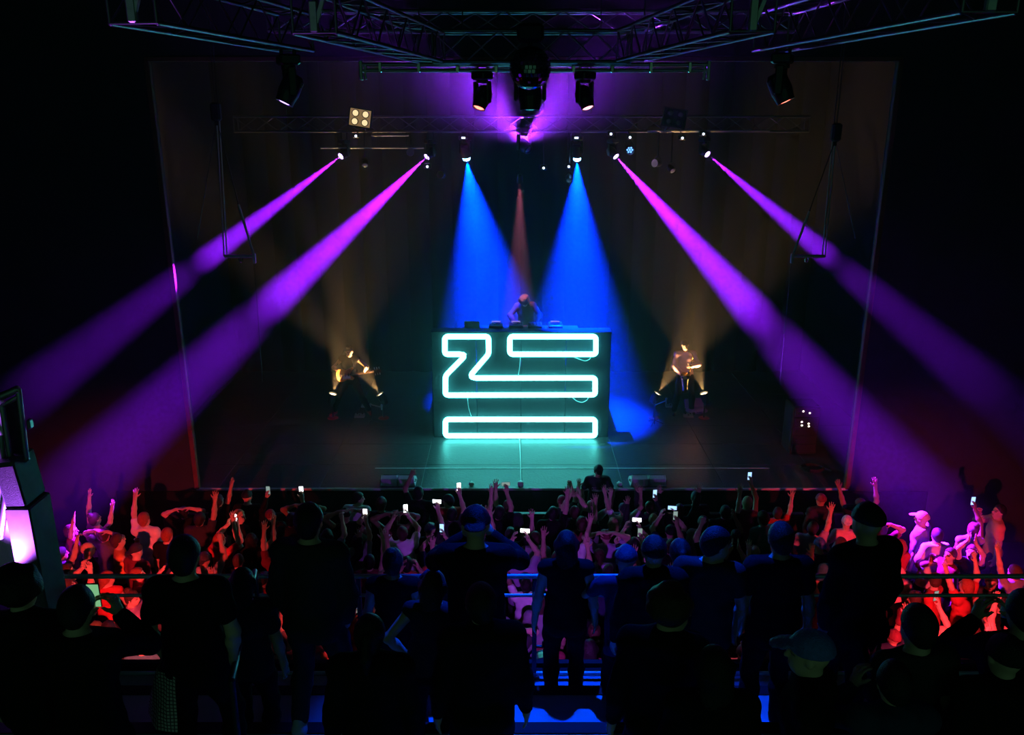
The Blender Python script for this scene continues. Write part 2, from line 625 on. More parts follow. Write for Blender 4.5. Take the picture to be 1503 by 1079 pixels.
# lower lighting bar
q0, q1 = P(530, 101, d=12.3), P(1040, 101, d=12.3)
lbz = P(785, 100, d=12.3).z
bar = thing('lighting_bar', 'twin pipe lighting bar with clamps below the truss crosspiece', 'lighting bar', (0, 12.3, lbz))
rod('pipe', (q0.x, 0, .045), (q1.x, 0, .045), .026, ALU, bar, 12)
rod('pipe', (q0.x, 0, -.03), (q1.x, 0, -.03), .026, ALU, bar, 12)
for e in (q0.x, q1.x):
    part('end_plate', MB().box((e, 0, -.03), (.05, .06, .26), bev=.01).box((e + (.06 if e < 0 else -.06), 0, -.05), (.03, .05, .2), bev=.008), ALU, bar)
for i in range(9):
    x = q0.x + (q1.x - q0.x) * (i + .5) / 9
    part('clamp', MB().box((x, -.03, .01), (.05, .05, .14), bev=.01).cyl((x, -.06, .01), (x, -.03, .01), .02), CHROME, bar)
    rod('hanger', (x, 0, .06), (x, 0, fz - .19 - lbz), .01, STEEL, bar, 6)
# pipes below the back truss
for x0, x1, py, lb in ((470, 622, 217, 'warm lit pipe under the long truss beside the square blinder'),
                       (545, 600, 199, 'short pipe just under the long truss by the blinder'),
                       (950, 1130, 192, 'dim pipe under the long truss near the unlit blinder')):
    a, b = P(x0, py, d=BT - .2), P(x1, py, d=BT - .2)
    t = thing('batten_pipe', lb, 'pipe', a)
    rod('pipe', (0, 0, 0), (b.x - a.x, 0, 0), .018, ALU, t)
    for k in range(3):
        x = (b.x - a.x) * (k + .5) / 3
        rod('drop_rod', (x, 0, 0), (x, .05, bz - .15 - a.z), .008, STEEL, t, 6)

# ------------------------------------------------------------------ lamps
LENS = {}


def lens_mat(key, col, s):
    k = 'lens_' + key
    return emat(k, col, s)


def moving_head(lb, loc, aim, top_z, lens=None, light=None, group='moving heads on the rig', scale=1.0, display=None,
                name='moving_head_light', dome=False, hy=0.0):
    """loc: pivot of the head; the base hangs above it from a pipe at top_z"""
    loc = Vector(loc)
    t = thing(name, lb, 'stage light', loc, group=group)
    k = scale
    d = (Vector(aim) - loc).normalized()
    side = d.cross(Vector((0, 0, 1)))
    side = side.normalized() if side.length > .05 else Vector((1, 0, 0))
    ry = Matrix(((side.x, -side.y, 0), (side.y, side.x, 0), (0, 0, 1)))
    base = part('base', MB().box((0, 0, .33 * k), (.30 * k, .24 * k, .12 * k), ry, bev=.02 * k).cyl((0, 0, .22 * k), (0, 0, .28 * k), .09 * k, n=16), FIX, t)
    if display:
        part('display', MB().box(ry @ Vector((0, -.123 * k, 0)) + Vector((0, 0, .335 * k)) + Vector((0, -.005, 0)), (.10 * k, .012, .045 * k), ry), display, base)
    for s in (-1, 1):
        part('yoke_arm', MB().box(side * (s * .155 * k) + Vector((0, 0, .08 * k)), (.04 * k, .1 * k, .34 * k), ry, bev=.015 * k), FIX, t)
        rod('clamp', Vector((s * .08 * k, 0, .36 * k)), Vector((s * .08 * k, hy, max(.42 * k, top_z + .02 - loc.z))), .018, STEEL, t)
    M = aim_matrix(d).to_4x4()
    head = part('head', MB().lathe([(0, -.17 * k), (.09 * k, -.17 * k), (.125 * k, -.12 * k), (.13 * k, .05 * k), (.115 * k, .13 * k),
                                    (.11 * k, .19 * k), (.098 * k, .19 * k), (.09 * k, .155 * k), (0, .155 * k)], 24, M), FIX, t, smooth=False)
    part('cooling_fin', MB().box(M @ Vector((0, 0, -.1 * k)), (.2 * k, .2 * k, .012), M.to_3x3()).box(M @ Vector((0, 0, -.06 * k)), (.2 * k, .2 * k, .012), M.to_3x3()), FIX, head)
    if lens is not None:
        part('lens', MB().lathe([(.092 * k, .157 * k), (.085 * k, .172 * k), (.055 * k, .188 * k), (0, .193 * k)] if not dome else [(.1 * k, .17 * k), (.105 * k, .22 * k), (.09 * k, .26 * k), (.05 * k, .285 * k), (0, .29 * k)], 20, M), lens, head, smooth=True)
    else:
        part('lens', MB().lathe([(.092 * k, .157 * k), (.085 * k, .172 * k), (.055 * k, .188 * k), (0, .193 * k)], 20, M), mat('dark_glass', (.02, .02, .03), .08, spec=.8), head, smooth=True)
    if light:
        spot('beam', t, d * ((.305 if dome else .205) * k), d, **light)
    return t


def par_can(lb, loc, aim, top_z, lens, light=None, group='par lamps on the rig', k=1.0, leds=False, name='par_lamp', hang=True, ring=None):
    loc = Vector(loc)
    t = thing(name, lb, 'stage light', loc, group=group)
    d = (Vector(aim) - loc).normalized()
    M = aim_matrix(d).to_4x4()
    side = d.cross(Vector((0, 0, 1)))
    side = side.normalized() if side.length > .05 else Vector((1, 0, 0))
    can = part('can', MB().lathe([(0, -.16 * k), (.06 * k, -.16 * k), (.09 * k, -.1 * k), (.105 * k, 0), (.105 * k, .12 * k),
                                  (.112 * k, .125 * k), (.112 * k, .14 * k), (.098 * k, .14 * k), (.095 * k, .02 * k), (0, .01 * k)], 22, M), FIX, t)
    if ring:
        part('rim_ring', MB().lathe([(.098 * k, .139 * k), (.114 * k, .139 * k), (.114 * k, .15 * k), (.098 * k, .15 * k), (.098 * k, .139 * k)], 24, M), ring, can)
    if leds:
        for i in range(7):
            a = i * math.pi / 3
            rr = 0 if i == 6 else .06 * k
            part('led', MB().lathe([(.022 * k, .06 * k), (.018 * k, .08 * k), (0, .088 * k)], 10, M @ Matrix.Translation((rr * math.cos(a), rr * math.sin(a), 0))), lens, can)
    else:
        part('lens', MB().lathe([(.095 * k, .1 * k), (.07 * k, .118 * k), (.035 * k, .127 * k), (0, .13 * k)], 20, M), lens, can, smooth=True)
    s = 1 if hang else -1
    pts = [side * (-.125 * k), side * (-.125 * k) + Vector((0, 0, s * .12 * k)), side * (-.06 * k) + Vector((0, 0, s * .2 * k)),
           side * (.06 * k) + Vector((0, 0, s * .2 * k)), side * (.125 * k) + Vector((0, 0, s * .12 * k)), side * (.125 * k)]
    part('yoke', MB().tube(pts, .012 * k, 6), STEEL, t)
    if hang:
        rod('clamp', (0, 0, .2 * k), (0, 0, max(.24 * k, top_z + .02 - loc.z)), .016, STEEL, t)
    else:
        part('base', MB().lathe([(0, 0), (.13, 0), (.13, .015), (.03, .03), (.02, .03), (0, .03)], 18, Matrix.Translation((0, 0, top_z - loc.z))), mat('red_lamp_base', (.5, .06, .05), .5), t)
        rod('stem', (0, 0, top_z - loc.z + .02), (0, 0, -.2 * k), .02, FIX, t)
    if light:
        spot('beam', t, d * .2 * k, d, **light)
    return t


PUR = (0.25, 0.006, 1.0)
BLU = (0.0, 0.022, 1.0)
PURL = lens_mat('violet', (0.55, 0.32, 1.0), 14)
BLUL = lens_mat('blue', (0.25, 0.65, 1.0), 16)
REDL = lens_mat('red', (1.0, 0.16, 0.10), 5)
PNKL = lens_mat('pink', (1.0, 0.30, 0.42), 5)
VIOL2 = lens_mat('violet_soft', (0.42, 0.22, 1.0), 6)
WARML = lens_mat('warm', (1.0, 0.72, 0.38), 9)
DISP = lens_mat('display', (0.7, 0.8, 1.0), 3.0)
LAMPD = BT - .15

BEAM = 430000
for i, (px, py, tx, ty, td, size, pw, lb) in enumerate((
        (506, 225, 60, 565, 13.1, 8, .6, 'beam light at the tower end of the long truss, violet shaft over the pit'),
        (632, 225, 100, 728, 12.8, 10, 1.0, 'beam light beside the blue lamp, violet shaft passing the guitarist'),
        (899, 224, 1400, 790, 12.6, 10.5, 1.0, 'beam light between blue lamps, violet shaft passing the saxophonist'),
        (1033, 222, 1440, 565, 13.0, 8, .42, 'beam light at the rack end of the long truss, violet shaft'))):
    l = P(px, py, d=LAMPD)
    moving_head(lb, l, P(tx, ty, d=td), tb, PURL, dict(col=PUR, power=BEAM * pw, size=size, blend=.9, radius=.012), scale=.72, display=DISP)
for px, py, tx, ty, td, lb in ((683, 221, (-.45, 20.5, ST), 0, 0, 'blue moving head above the neon sign on the guitarist side'),
                           (847, 221, (1.4, 19.3, ST), 0, 0, 'blue moving head above the neon sign on the saxophonist side')):
    l = P(px, py, d=LAMPD)
    moving_head(lb, l, tx, tb, BLUL, dict(col=BLU, power=190000, size=37, blend=1.0, radius=.012), scale=.78, display=DISP, dome=True)
# red lamp above the dj
l = P(763, 262, d=LAMPD)
par_can('small red lamp hanging straight above the disc jockey', l, (l.x, 19.2, 3.6), tb, PNKL, dict(col=(1, .22, .42), power=4200, size=17, blend=.7), k=.6)
# unlit moving head in front of the violet glow and the lamp behind it
l = P(769, 214, d=LAMPD)
moving_head('dark unlit moving head hanging before the violet glow', l, P(790, 232, d=LAMPD - .4), tb, None, None, scale=.95)
l = P(768, 217, d=BT + .32)
moving_head('lamp behind the dark moving head throwing violet light upward', l, (0.0, 12.5, 10.6), tb, PURL,
            dict(col=(.26, .02, 1.0), power=70000, size=72, blend=.9, radius=.05), scale=.6, hy=-.17)
l = P(778, 136, d=12.3)
moving_head('big dark moving head hanging below the mirror ball', l, (l.x, 11.9, 5), lbz, None, None, scale=1.25)
# lamps on the front rig
for px, py, d, tx, L, lens, light, lb in (
        (708, 143, 12.3, (-3.6, 9.3, 0), lbz, REDL, dict(col=(1, .05, .05), power=1900, size=16, blend=.6), 'red lensed moving head under the bar, aimed at the tower side'),
        (858, 143, 12.3, (3.6, 9.3, 0), lbz, PNKL, dict(col=(1, .06, .10), power=800, size=16, blend=.6), 'pink lensed moving head under the bar, aimed at the rack side'),
        (426, 130, 9.3, (-6.5, 7.4, 0), fz - .2, VIOL2, dict(col=(.5, .06, .6), power=900, size=16, blend=.6), 'violet lensed moving head under the outer truss arm'),
        (1145, 128, 9.3, (6.5, 7.6, 0), fz - .2, REDL, dict(col=(1.0, .04, .06), power=2400, size=15, blend=.6), 'red lensed moving head under the outer truss arm')):
    l = P(px, py, d=d)
    moving_head(lb, l, tx, L, lens, light, scale=.85)
# square four lamp blinders
CELLW = lens_mat('blinder_lit', (1.0, .75, .4), 1.1)
for px, py, lens, fm, lb in ((529, 173, CELLW, mat('self_lit_tan_face', (.6, .42, .22), .5, emit=(1, .6, .25), estr=.22), 'square four lamp blinder glowing warm tan'),  # tan plate is no lamp: warm light on it put in as emission
                             (990, 173, mat('cold_lamp_glass', (.35, .33, .3), .15, spec=.7), FIX, 'square four lamp blinder, unlit')):
    l = P(px, py, d=17.6)
    t = thing('blinder_light', lb, 'stage light', l, group='blinders on the long truss')
    rx = Matrix.Rotation(R(14), 3, 'X')
    t.rotation_euler = (0, R(9), 0)
    hw = .21
    fr = part('face_plate', MB().box((0, 0, 0), (2 * hw, .06, .33), bev=.01), fm, t)
    part('frame', MB().box((0, .0, .175), (.46, .1, .025)).box((0, 0, -.175), (.46, .1, .025)).box((-.22, 0, 0), (.025, .1, .35)).box((.22, 0, 0), (.025, .1, .35)), FIX, t)
    for sx in (-1, 1):
        for sz in (-1, 1):
            c = Matrix.Translation((sx * .1, -.03, sz * .08)) @ Matrix.Rotation(R(90), 4, 'X')
            rg = part('lamp_ring', MB().lathe([(.058, 0), (.075, 0), (.07, .03), (.06, .03), (.058, 0)], 18, c), FIX, t)
            part('lamp', MB().lathe([(.058, .0), (.05, .018), (.028, .03), (0, .034)], 16, c), lens, rg, smooth=True)
    rod('clamp', (0, .02, .12), (0, 18.45 - l.y, bz - .15 - l.z), .014, STEEL, t)
# unlit or dim small pars along the truss
RINGW = mat('scuffed_lens_rim', (.75, .6, .42), .3, metal=.6)
for px, py, aim, ring, lb in ((603, 222, (0, -6, -1.2), ALU, 'small par with a grid lens beside the warm lit pipe'),
                              (649, 257, (-2, -6, 1.0), RINGW, 'small par with a pale ring hanging under the blue lamp'),
                              (536, 240, (.5, -5, -3), None, 'black par hanging beside the violet beam light near the blinder'),
                              (965, 240, (-4, -4, 0.5), RINGW, 'small par with pale ring beside the unlit cluster'),
                              (985, 248, (2, -5, -3), None, 'black par in the cluster under the unlit blinder'),
                              (835, 262, (0, -5, -3), None, 'small black par hanging under the blue lamp by the saxophonist')):
    l = P(px, py, d=LAMPD)
    par_can(lb, l, l + Vector(aim), tb, mat('cold_lamp_glass', (.35, .33, .3), .15, spec=.7), None, k=.7, ring=ring)
l = P(924, 219, d=LAMPD)
par_can('seven led par glowing pale blue beside the violet beam light', l, l + Vector((0, -6, -1.5)), tb, lens_mat('led_blue', (.12, .35, 1), 3.2), None, k=.85, leds=True)
for px, py, nb in ((522, 199, 'below the glowing blinder'), (925, 201, 'right above the pale blue led par'), (1002, 202, 'below the unlit blinder'), (627, 244, 'beside the par with pale ring'),
                   (798, 246, 'between the dark moving head and the blue lamp'), (835, 244, 'just below the blue lamp on the saxophonist side'), (1033, 196, 'above the violet beam light at the rack end'),
                   (897, 196, 'above the inner violet beam light, rack side')):
    l = P(px, py, d=LAMPD - .35)
    t = thing('power_supply', 'small dimmer box with lit indicator ' + nb, 'dimmer box', l, group='dimmer boxes under the long truss')
    part('case', MB().box((0, .08, 0), (.14, .12, .1), bev=.012), FIX, t)
    part('indicator', MB().lathe([(.026, 0), (.02, .012), (0, .016)], 10, Matrix.Translation((0, .02, -.01)) @ Matrix.Rotation(R(90), 4, 'X')), DISP, t)
    rod('bracket', (0, .08, .03), (0, BT - .15 - l.y, bz - .14 - l.z), .01, STEEL, t, 6)

# mirror ball
l = P(778, 100, d=11.6)
t = thing('mirror_ball', 'dark mirror ball hanging under the truss crosspiece', 'mirror ball', l)
mbm = MB()
nr, rad = 17, .27
for i in range(nr):
    a0, a1 = math.pi * (i / nr - .5), math.pi * ((i + 1) / nr - .5)
    nc = max(5, int(34 * math.cos((a0 + a1) / 2)))
    for j in range(nc):
        b0, b1 = 2 * math.pi * j / nc + .02, 2 * math.pi * (j + 1) / nc - .02
        pts = [(math.cos(a) * math.cos(b) * rad, math.cos(a) * math.sin(b) * rad, math.sin(a) * rad) for a, b in ((a0 + .012, b0), (a0 + .012, b1), (a1 - .012, b1), (a1 - .012, b0))]
        mbm.add(pts, [(0, 1, 2, 3)])
part('core', MB().lathe([(0, -.262), (.13, -.228), (.228, -.13), (.262, 0), (.228, .13), (.13, .228), (0, .262)], 24), BLACK, t, smooth=True)
mt = part('mirror_tiles', mbm, mat('mirror_facet', (.35, .35, .38), .06, metal=1.0), t)
mt['kind'] = 'stuff'
part('motor', MB().box((0, 0, .42), (.34, .3, .22), bev=.04).cyl((0, 0, .25), (0, 0, .34), .03), BLACK, t)
rod('hanger', (0, 0, .5), (0, .2, fz - l.z), .02, STEEL, t)

# flown rigging frames either side of the stage opening
for s, (bx0, bx1, by), tops, dg, sn in ((-1, (329, 373, 376), (318, 322), (350, 300), 'tower'), (1, (1211, 1163, 376), (1226, 1222), (1188, 310), 'rack')):
    d = 14.9
    a, b = P(bx0, by, d=d), P(bx1, by, d=d)
    t = thing('flown_frame', 'flown steel rigging frame hanging on chains on the %s side' % sn, 'rigging', a)
    part('spreader_bar', MB().box(((b.x - a.x) / 2, 0, 0), (abs(b.x - a.x), .06, .05), bev=.01), ALU, t)
    part('end_bracket', MB().box((b.x - a.x, 0, -.04), (.05, .06, .18), bev=.01), ALU, t)
    part('shackle', MB().tube([((b.x - a.x) * .55 + .03 * math.cos(u), 0, -.06 + .05 * math.sin(u)) for u in [2 * math.pi * k / 12 for k in range(12)]], .012, 6, True), CHROME, t)
    for q, top in enumerate(tops):
        c = P(top, 175 if s < 0 else 205, d=d)
        rod('chain', Vector((.04 * q * -s, .03 * q, 0)), c - a, .012, ALU, t, 6)
        rod('chain', c - a, Vector(((c - a).x, .1, 12.02 - a.z)), .009, STEEL, t, 6)
    c = P(tops[0], 175 if s < 0 else 205, d=d)
    m_ = P(*dg, d=d)
    rod('bridle_leg', b - a, m_ - a, .022, ALU, t, 6)
    rod('bridle_leg', m_ - a, c - a, .01, STEEL, t, 6)
    rod('guy_wire', c - a, P(290 if s < 0 else 1255, 350, d=d + .1) - a, .006, STEEL, t, 6)
    part('chain_hoist', MB().box(c - a + Vector((0, 0, .12)), (.16, .14, .3), bev=.03).cyl(c - a + Vector((0, 0, -.1)), c - a, .03), BLACK, t)
    g = P(373 if s < 0 else 1162, 378, d=d)
    e = P(385 if s < 0 else 1145, 560, d=d)
    rod('tether', g - a, e - a, .005, STEEL, t, 6)

# equipment rack standing at the stage side
q = P(1178, 668, z=ST)
t = thing('equipment_rack', 'tall black equipment rack with tiny white lights at the stage side', 'rack', (q.x, q.y + .3, ST))
part('case', MB().box((0, 0, .55), (.6, .55, 1.1), bev=.03), BLACK, t)
for k in range(5):
    dr = part('rack_unit', MB().box((0, -.285, .16 + .2 * k), (.5, .02, .17), bev=.006), FIX, t)
    part('knob', MB().cyl((-.18, -.31, .16 + .2 * k), (-.18, -.29, .16 + .2 * k), .02), CHROME, dr)
for x, z in ((-.08, 1.0), (.06, .96), (-.09, .76), (-.08, .68), (.06, .72), (.07, .66)):
    part('indicator_light', MB().lathe([(.022, 0), (.015, .012), (0, .014)], 8, Matrix.Translation((x, -.295, z)) @ Matrix.Rotation(R(90), 4, 'X')), lens_mat('rack_led', (1, .85, .7), 3), t)
q = P(1192, 690, z=ST)
t = thing('cable_coil', 'loose black cable coil on the stage beside the equipment rack', 'cable', (q.x, q.y, ST))
part('loops', MB().tube([(.22 * math.cos(u) * (1 + .1 * math.sin(3.3 * u)), .18 * math.sin(u), .02 + .01 * u / 3) for u in [k * .35 for k in range(54)]], .016, 6), RUBBER, t)
part('plug', MB().cyl((.24, 0, .03), (.36, -.1, .02), .022), ALU, t)

# ------------------------------------------------------------------ dj booth, neon sign, decks
DS = 17.95                    # plane of the neon tubes
zt = P(764, 487, d=DS + .12).z
booth = thing('dj_booth', 'tall black booth front carrying the neon sign', 'booth', (0, DS + .1, ST))
bh = zt - ST
PANELM = mat('satin_black_panel', (.014, .02, .026), .6, spec=.2, noise=.25, nscale=4)
for i in range(4):            # four facing boards
    part('front_board', MB().box((-1.48 + .988 * i, .03, bh / 2), (.98, .05, bh), bev=.006), PANELM, booth)
for s in (-1, 1):
    part('side_board', MB().box((s * 1.97, 1.2, .7), (.04, 2.3, 1.4), bev=.006), BLACK, booth)
part('top_ledge', MB().box((0, .2, bh - .03), (3.98, .38, .05), bev=.01), BLACK, booth)
part('riser_deck', MB().box((0, 1.55, 1.36), (3.9, 1.6, .08), bev=.01), BLACK, booth)
for x in (-1.8, 0, 1.8):
    for y in (.9, 2.2):
        part('riser_leg', MB().cyl((x, y, 0), (x, y, 1.33), .03), STEEL, booth)

NEON = emat('neon_tube_cyan', (.11, 1.0, .92), 11)
TRIM = mat('black_letter_return', (.02, .025, .025), .5)


def zpt(X, Y):
    return P(620 + X / 4.497, 420 + Y / 4.497, d=DS)


def rounded(poly, r=.075, seg=5):
    out = []
    n = len(poly)
    for i in range(n):
        p, a, b = poly[i], poly[i - 1], poly[(i + 1) % n]
        da, db = (a - p).normalized(), (b - p).normalized()
        s, e = p + da * r, p + db * r
        for k in range(seg + 1):
            t = k / seg
            out.append((1 - t) ** 2 * s + 2 * t * (1 - t) * p + t * t * e)
    return out


shapes = {
    'neon_zigzag': ([(148, 333), (436, 333), (438, 448), (316, 590), (338, 607), (1140, 606), (1140, 718), (152, 720), (152, 592), (280, 462), (262, 450), (148, 450)],
                    'large zigzag neon outline glowing white cyan on the booth front'),
    'neon_bar_upper': ([(577, 333), (1145, 333), (1145, 450), (577, 450)], 'upper neon rectangle outline glowing white cyan on the booth front'),
    'neon_bar_lower': ([(152, 880), (1140, 880), (1140, 988), (152, 988)], 'lowest neon rectangle outline glowing white cyan by the stage floor')}
for nm, (poly, lb) in shapes.items():
    pts = rounded([zpt(*p) for p in poly])
    base = pts[0].copy()
    t = thing('neon_sign', lb, 'neon sign', base, group='neon outlines of the booth sign')
    part('tube', MB().tube([p - base for p in pts], .06, 10, True), NEON, t, smooth=True)
    dense = [zpt(*p) for p in poly]
    for i in range(len(dense)):
        a, b = dense[i], dense[(i + 1) % len(dense)]
        k = max(1, int((b - a).length / .6))
        for j in range(k):
            p = a + (b - a) * ((j + .5) / k) - base
            part('standoff', MB().cyl(p + Vector((0, .05, 0)), p + Vector((0, .11, 0)), .016, n=6), TRIM, t)

WIRE = mat('white_lead_wire', (.85, .9, .9), .4, emit=(.5, 1, .95), estr=.0)


def wire(pts, lb, r=.009):
    ps = [zpt(*p) + Vector((0, -.01, 0)) for p in pts]
    sm = []
    for i in range(len(ps) - 1):
        p0, p1, p2, p3 = ps[max(i - 1, 0)], ps[i], ps[i + 1], ps[min(i + 2, len(ps) - 1)]
        for k in range(6):
            u = k / 6
            sm.append(.5 * ((2 * p1) + (p2 - p0) * u + (2 * p0 - 5 * p1 + 4 * p2 - p3) * u * u + (3 * p1 - p0 - 3 * p2 + p3) * u ** 3))
    sm.append(ps[-1])
    tag(part('sign_wire', MB().tube(sm, r, 6), WIRE), lb, 'wire', 'lead wires of the neon sign')


wire([(648, 462), (642, 530), (632, 592)], 'white wire dropping from the upper neon rectangle to the zigzag')
wire([(298, 735), (305, 800), (326, 868)], 'white wire dropping from the zigzag to the lowest neon rectangle')
wire([(985, 462), (1030, 480), (1075, 493), (1105, 480), (1110, 460)], 'white wire looping under the upper neon rectangle')
wire([(990, 735), (1020, 758), (1055, 766), (1085, 752), (1095, 735)], 'white wire looping under the zigzag neon outline')

# table with decks
tz = zt - .06
tbl = thing('deck_table', 'black trestle table behind the booth front holding the decks', 'table', (0, DS + .62, ST + 1.40))
hh = tz - ST - 1.40
part('tabletop', MB().box((0, 0, hh - .02), (2.6, .62, .04), bev=.01), BLACK, tbl)
for x in (-1.2, 1.2):
    for y in (-.25, .25):
        rod('leg', (x, y, 0), (x, y, hh - .03), .02, STEEL, tbl)


def deck(x, lb):
    t = thing('media_player', lb, 'deck', (x, DS + .62, tz), group='decks on the booth table')
    part('case', MB().box((0, 0, .06), (.32, .40, .12), bev=.015), FIX, t)
    part('jog_wheel', MB().lathe([(0, .12), (.1, .12), (.105, .135), (.085, .14), (0, .14)], 22), CHROME, t)
    part('screen', MB().box((0, .15, .135), (.2, .07, .02), Matrix.Rotation(R(-14), 3, 'X')), lens_mat('deck_screen', (.55, .35, .8), .6), t)
    part('fader', MB().box((.13, -.06, .125), (.03, .02, .015)), CHROME, t)


deck(P(728, 486, d=DS + .6).x, 'deck lit pink on the booth table')
deck(P(757, 486, d=DS + .6).x, 'middle deck right beneath the disc jockey hands')
deck(P(815, 486, d=DS + .6).x, 'deck beside the small pink lit mixer end')
t = thing('dj_mixer', 'black channel mixer between the decks', 'mixer', (P(785, 486, d=DS + .6).x, DS + .62, tz))
part('case', MB().box((0, 0, .055), (.32, .38, .11), bev=.012), FIX, t)
for i in range(4):
    for j in range(4):
        part('knob', MB().cyl((-.11 + .073 * i, .13 - .06 * j, .11), (-.11 + .073 * i, .13 - .06 * j, .13), .012, n=8), CHROME, t)
    part('fader', MB().box((-.11 + .073 * i, -.13, .118), (.02, .03, .016)), CHROME, t)
t = thing('laptop', 'slim open laptop at the end of the booth table', 'laptop', (P(693, 484, d=DS + .6).x, DS + .68, tz))
part('keyboard_base', MB().box((0, 0, .012), (.34, .24, .02), bev=.005), FIX, t)
part('lid', MB().box((0, -.11, .1), (.34, .012, .2), Matrix.Rotation(R(18), 3, 'X'), bev=.003), ALU, t)

# ------------------------------------------------------------------ low lamps at the musicians
AMB = (1.0, .55, .2)
UPL = []
for px, py, tx, lb in ((487, 585, (500, 500), 'low warm uplight on a red base beside the guitarist, outer one'),
                       (562, 585, (532, 520), 'low warm uplight on a red base beside the guitarist, inner one'),
                       (961, 584, (992, 520), 'low warm uplight on a red base beside the saxophonist, inner one'),
                       (1035, 584, (1010, 520), 'low warm uplight on a red base beside the saxophonist, outer one')):
    l = P(px, py, d=19.3)
    aim = (.72 * P(517 if px < 700 else 1002, 607, z=ST).x + .28 * l.x, 19.31, 2.7)
    par_can(lb, l, aim, ST, WARML, dict(col=AMB, power=1100, size=42, blend=.8, radius=.02), k=.95, hang=False,
            group='warm uplights at the musicians', name='floor_uplight')
for px, py, lb in ((528, 612, 'small effect pedal before the guitarist'), (538, 597, 'wide effect pedal behind the small pedal of the guitarist'),
                   (1010, 612, 'small effect pedal before the saxophonist'), (984, 597, 'effect pedal beside the microphone boom of the saxophonist')):
    q = P(px, py, z=ST)
    t = thing('effect_pedal', lb, 'pedal', (q.x, q.y, ST))
    part('case', MB().prism([(-.07, 0), (.07, 0), (.07, .07), (-.07, .03)], -.12, .12, ((0, 1, 0), (0, 0, 1), (1, 0, 0))), ALU, t)
    part('switch', MB().cyl((0, -.02, .045), (0, -.02, .07), .016), CHROME, t)
    part('knob', MB().cyl((.06, .04, .06), (.06, .04, .085), .014).cyl((-.06, .04, .06), (-.06, .04, .085), .014), RUBBER, t)
q = P(1022, 606, z=ST)
t = thing('instrument_case', 'small violet open instrument case on the floor by the saxophonist', 'case', (q.x, q.y, ST), R(14))
CASEM = mat('violet_case_plush', (.35, .2, .5), .8)
part('shell', MB().box((0, 0, .06), (.5, .26, .12), bev=.04), CASEM, t)
part('lid', MB().box((0, .16, .2), (.5, .05, .24), Matrix.Rotation(R(-20), 3, 'X'), bev=.02), CASEM, t)
part('handle', MB().tube([(-.06, -.14, .07), (-.04, -.18, .07), (.04, -.18, .07), (.06, -.14, .07)], .01, 6), CHROME, t)
for x0, y0_, x1, y1_, lb in ((545, 600, 560, 604, 'low microphone boom stand at the guitarist feet'), (962, 600, 978, 594, 'low microphone boom stand at the saxophonist feet')):
    a, b = P(x0, y0_ - 6, d=18.9), P(x1, y1_ - 6, d=18.7)
    t = thing('microphone_stand', lb, 'stand', (a.x, a.y, ST))
    rod('pole', (0, 0, 0), (0, 0, a.z - ST), .012, STEEL, t)
    rod('boom', (0, 0, a.z - ST), b - Vector((a.x, a.y, ST)), .014, ALU, t)
    for k in range(3):
        u = k * 2.09
        rod('foot', (0, 0, .1), (.22 * math.cos(u), .22 * math.sin(u), .01), .01, STEEL, t, 6)
    part('microphone', MB().lathe([(0, -.06), (.016, -.06), (.02, .02), (.028, .03), (.028, .06), (0, .085)], 12, Matrix.Translation(b - Vector((a.x, a.y, ST)))), ALU, t)

# ------------------------------------------------------------------ purple lit scaffold tower at the mezzanine end
td = 6.25
tw = thing('scaffold_tower', 'scaffold tower wrapped in pale fabric glowing purple at the mezzanine end', 'tower', (0, 0, 0))


def T(px, py, d=td):
    return P(px, py, d=d)


# pale fabric, upper and lower panels stretched in the frame
def sheet(nm, pts, th=.012):
    vs = [Vector(p) for p in pts]
    k = len(vs)
    back = [v + Vector((0, th, 0)) for v in vs]
    part(nm, MB().add(vs + back, [tuple(range(k)), tuple(reversed(range(k, 2 * k)))] + [(i, k + i, k + (i + 1) % k, (i + 1) % k) for i in range(k)]), SCRIM, tw)


sheet('fabric_panel', [T(-70, 600, 6.5), T(4, 588, 6.3), T(16, 690, 6.3), T(-70, 700, 6.5)])
sheet('fabric_panel', [T(-70, 700, 6.42), T(19, 706, 6.3), T(31, 850, 6.3), T(-70, 850, 6.42)])
for a, b, r_ in (((-40, 600), (27, 571), .03), ((27, 571), (39, 672), .022), ((3, 596), (18, 688), .022), ((18, 688), (41, 672), .022),
                 ((3, 596), (27, 582), .018), ((15, 690), (0, 790), .025), ((2, 640), (10, 730), .022), ((-40, 690), (18, 690), .02), ((10, 728), (2, 790), .022)):
    rod('frame_tube', T(*a, 6.2), T(*b, 6.2), r_, ALU, tw)
for px in (-30, 34):
    a = T(px, 850, 6.3)
    rod('leg', (a.x, a.y, M1), (a.x, a.y, T(px, 690, 6.3).z), .025, STEEL, tw)
part('dark_screen', MB().add([T(6, 592, 6.26), T(26, 584, 6.26), T(37, 670, 6.26), T(19, 684, 6.26)], [(0, 1, 2, 3)]).add([T(6, 592, 6.28), T(26, 584, 6.28), T(37, 670, 6.28), T(19, 684, 6.28)], [(3, 2, 1, 0)]), BLACK, tw)
part('bracket', MB().box(T(44, 622, 6.25), (.03, .06, .08), bev=.01), ALU, tw)
a = T(12, 880, 5.95)
spot('tower_uplight', tw, T(2, 846, 5.9), (-.06, .36, 1.0), (.42, .10, 1.0), 420, 120, .9, .05)
part('uplight', MB().box(T(2, 862, 5.9), (.3, .12, .1), bev=.02), FIX, tw)
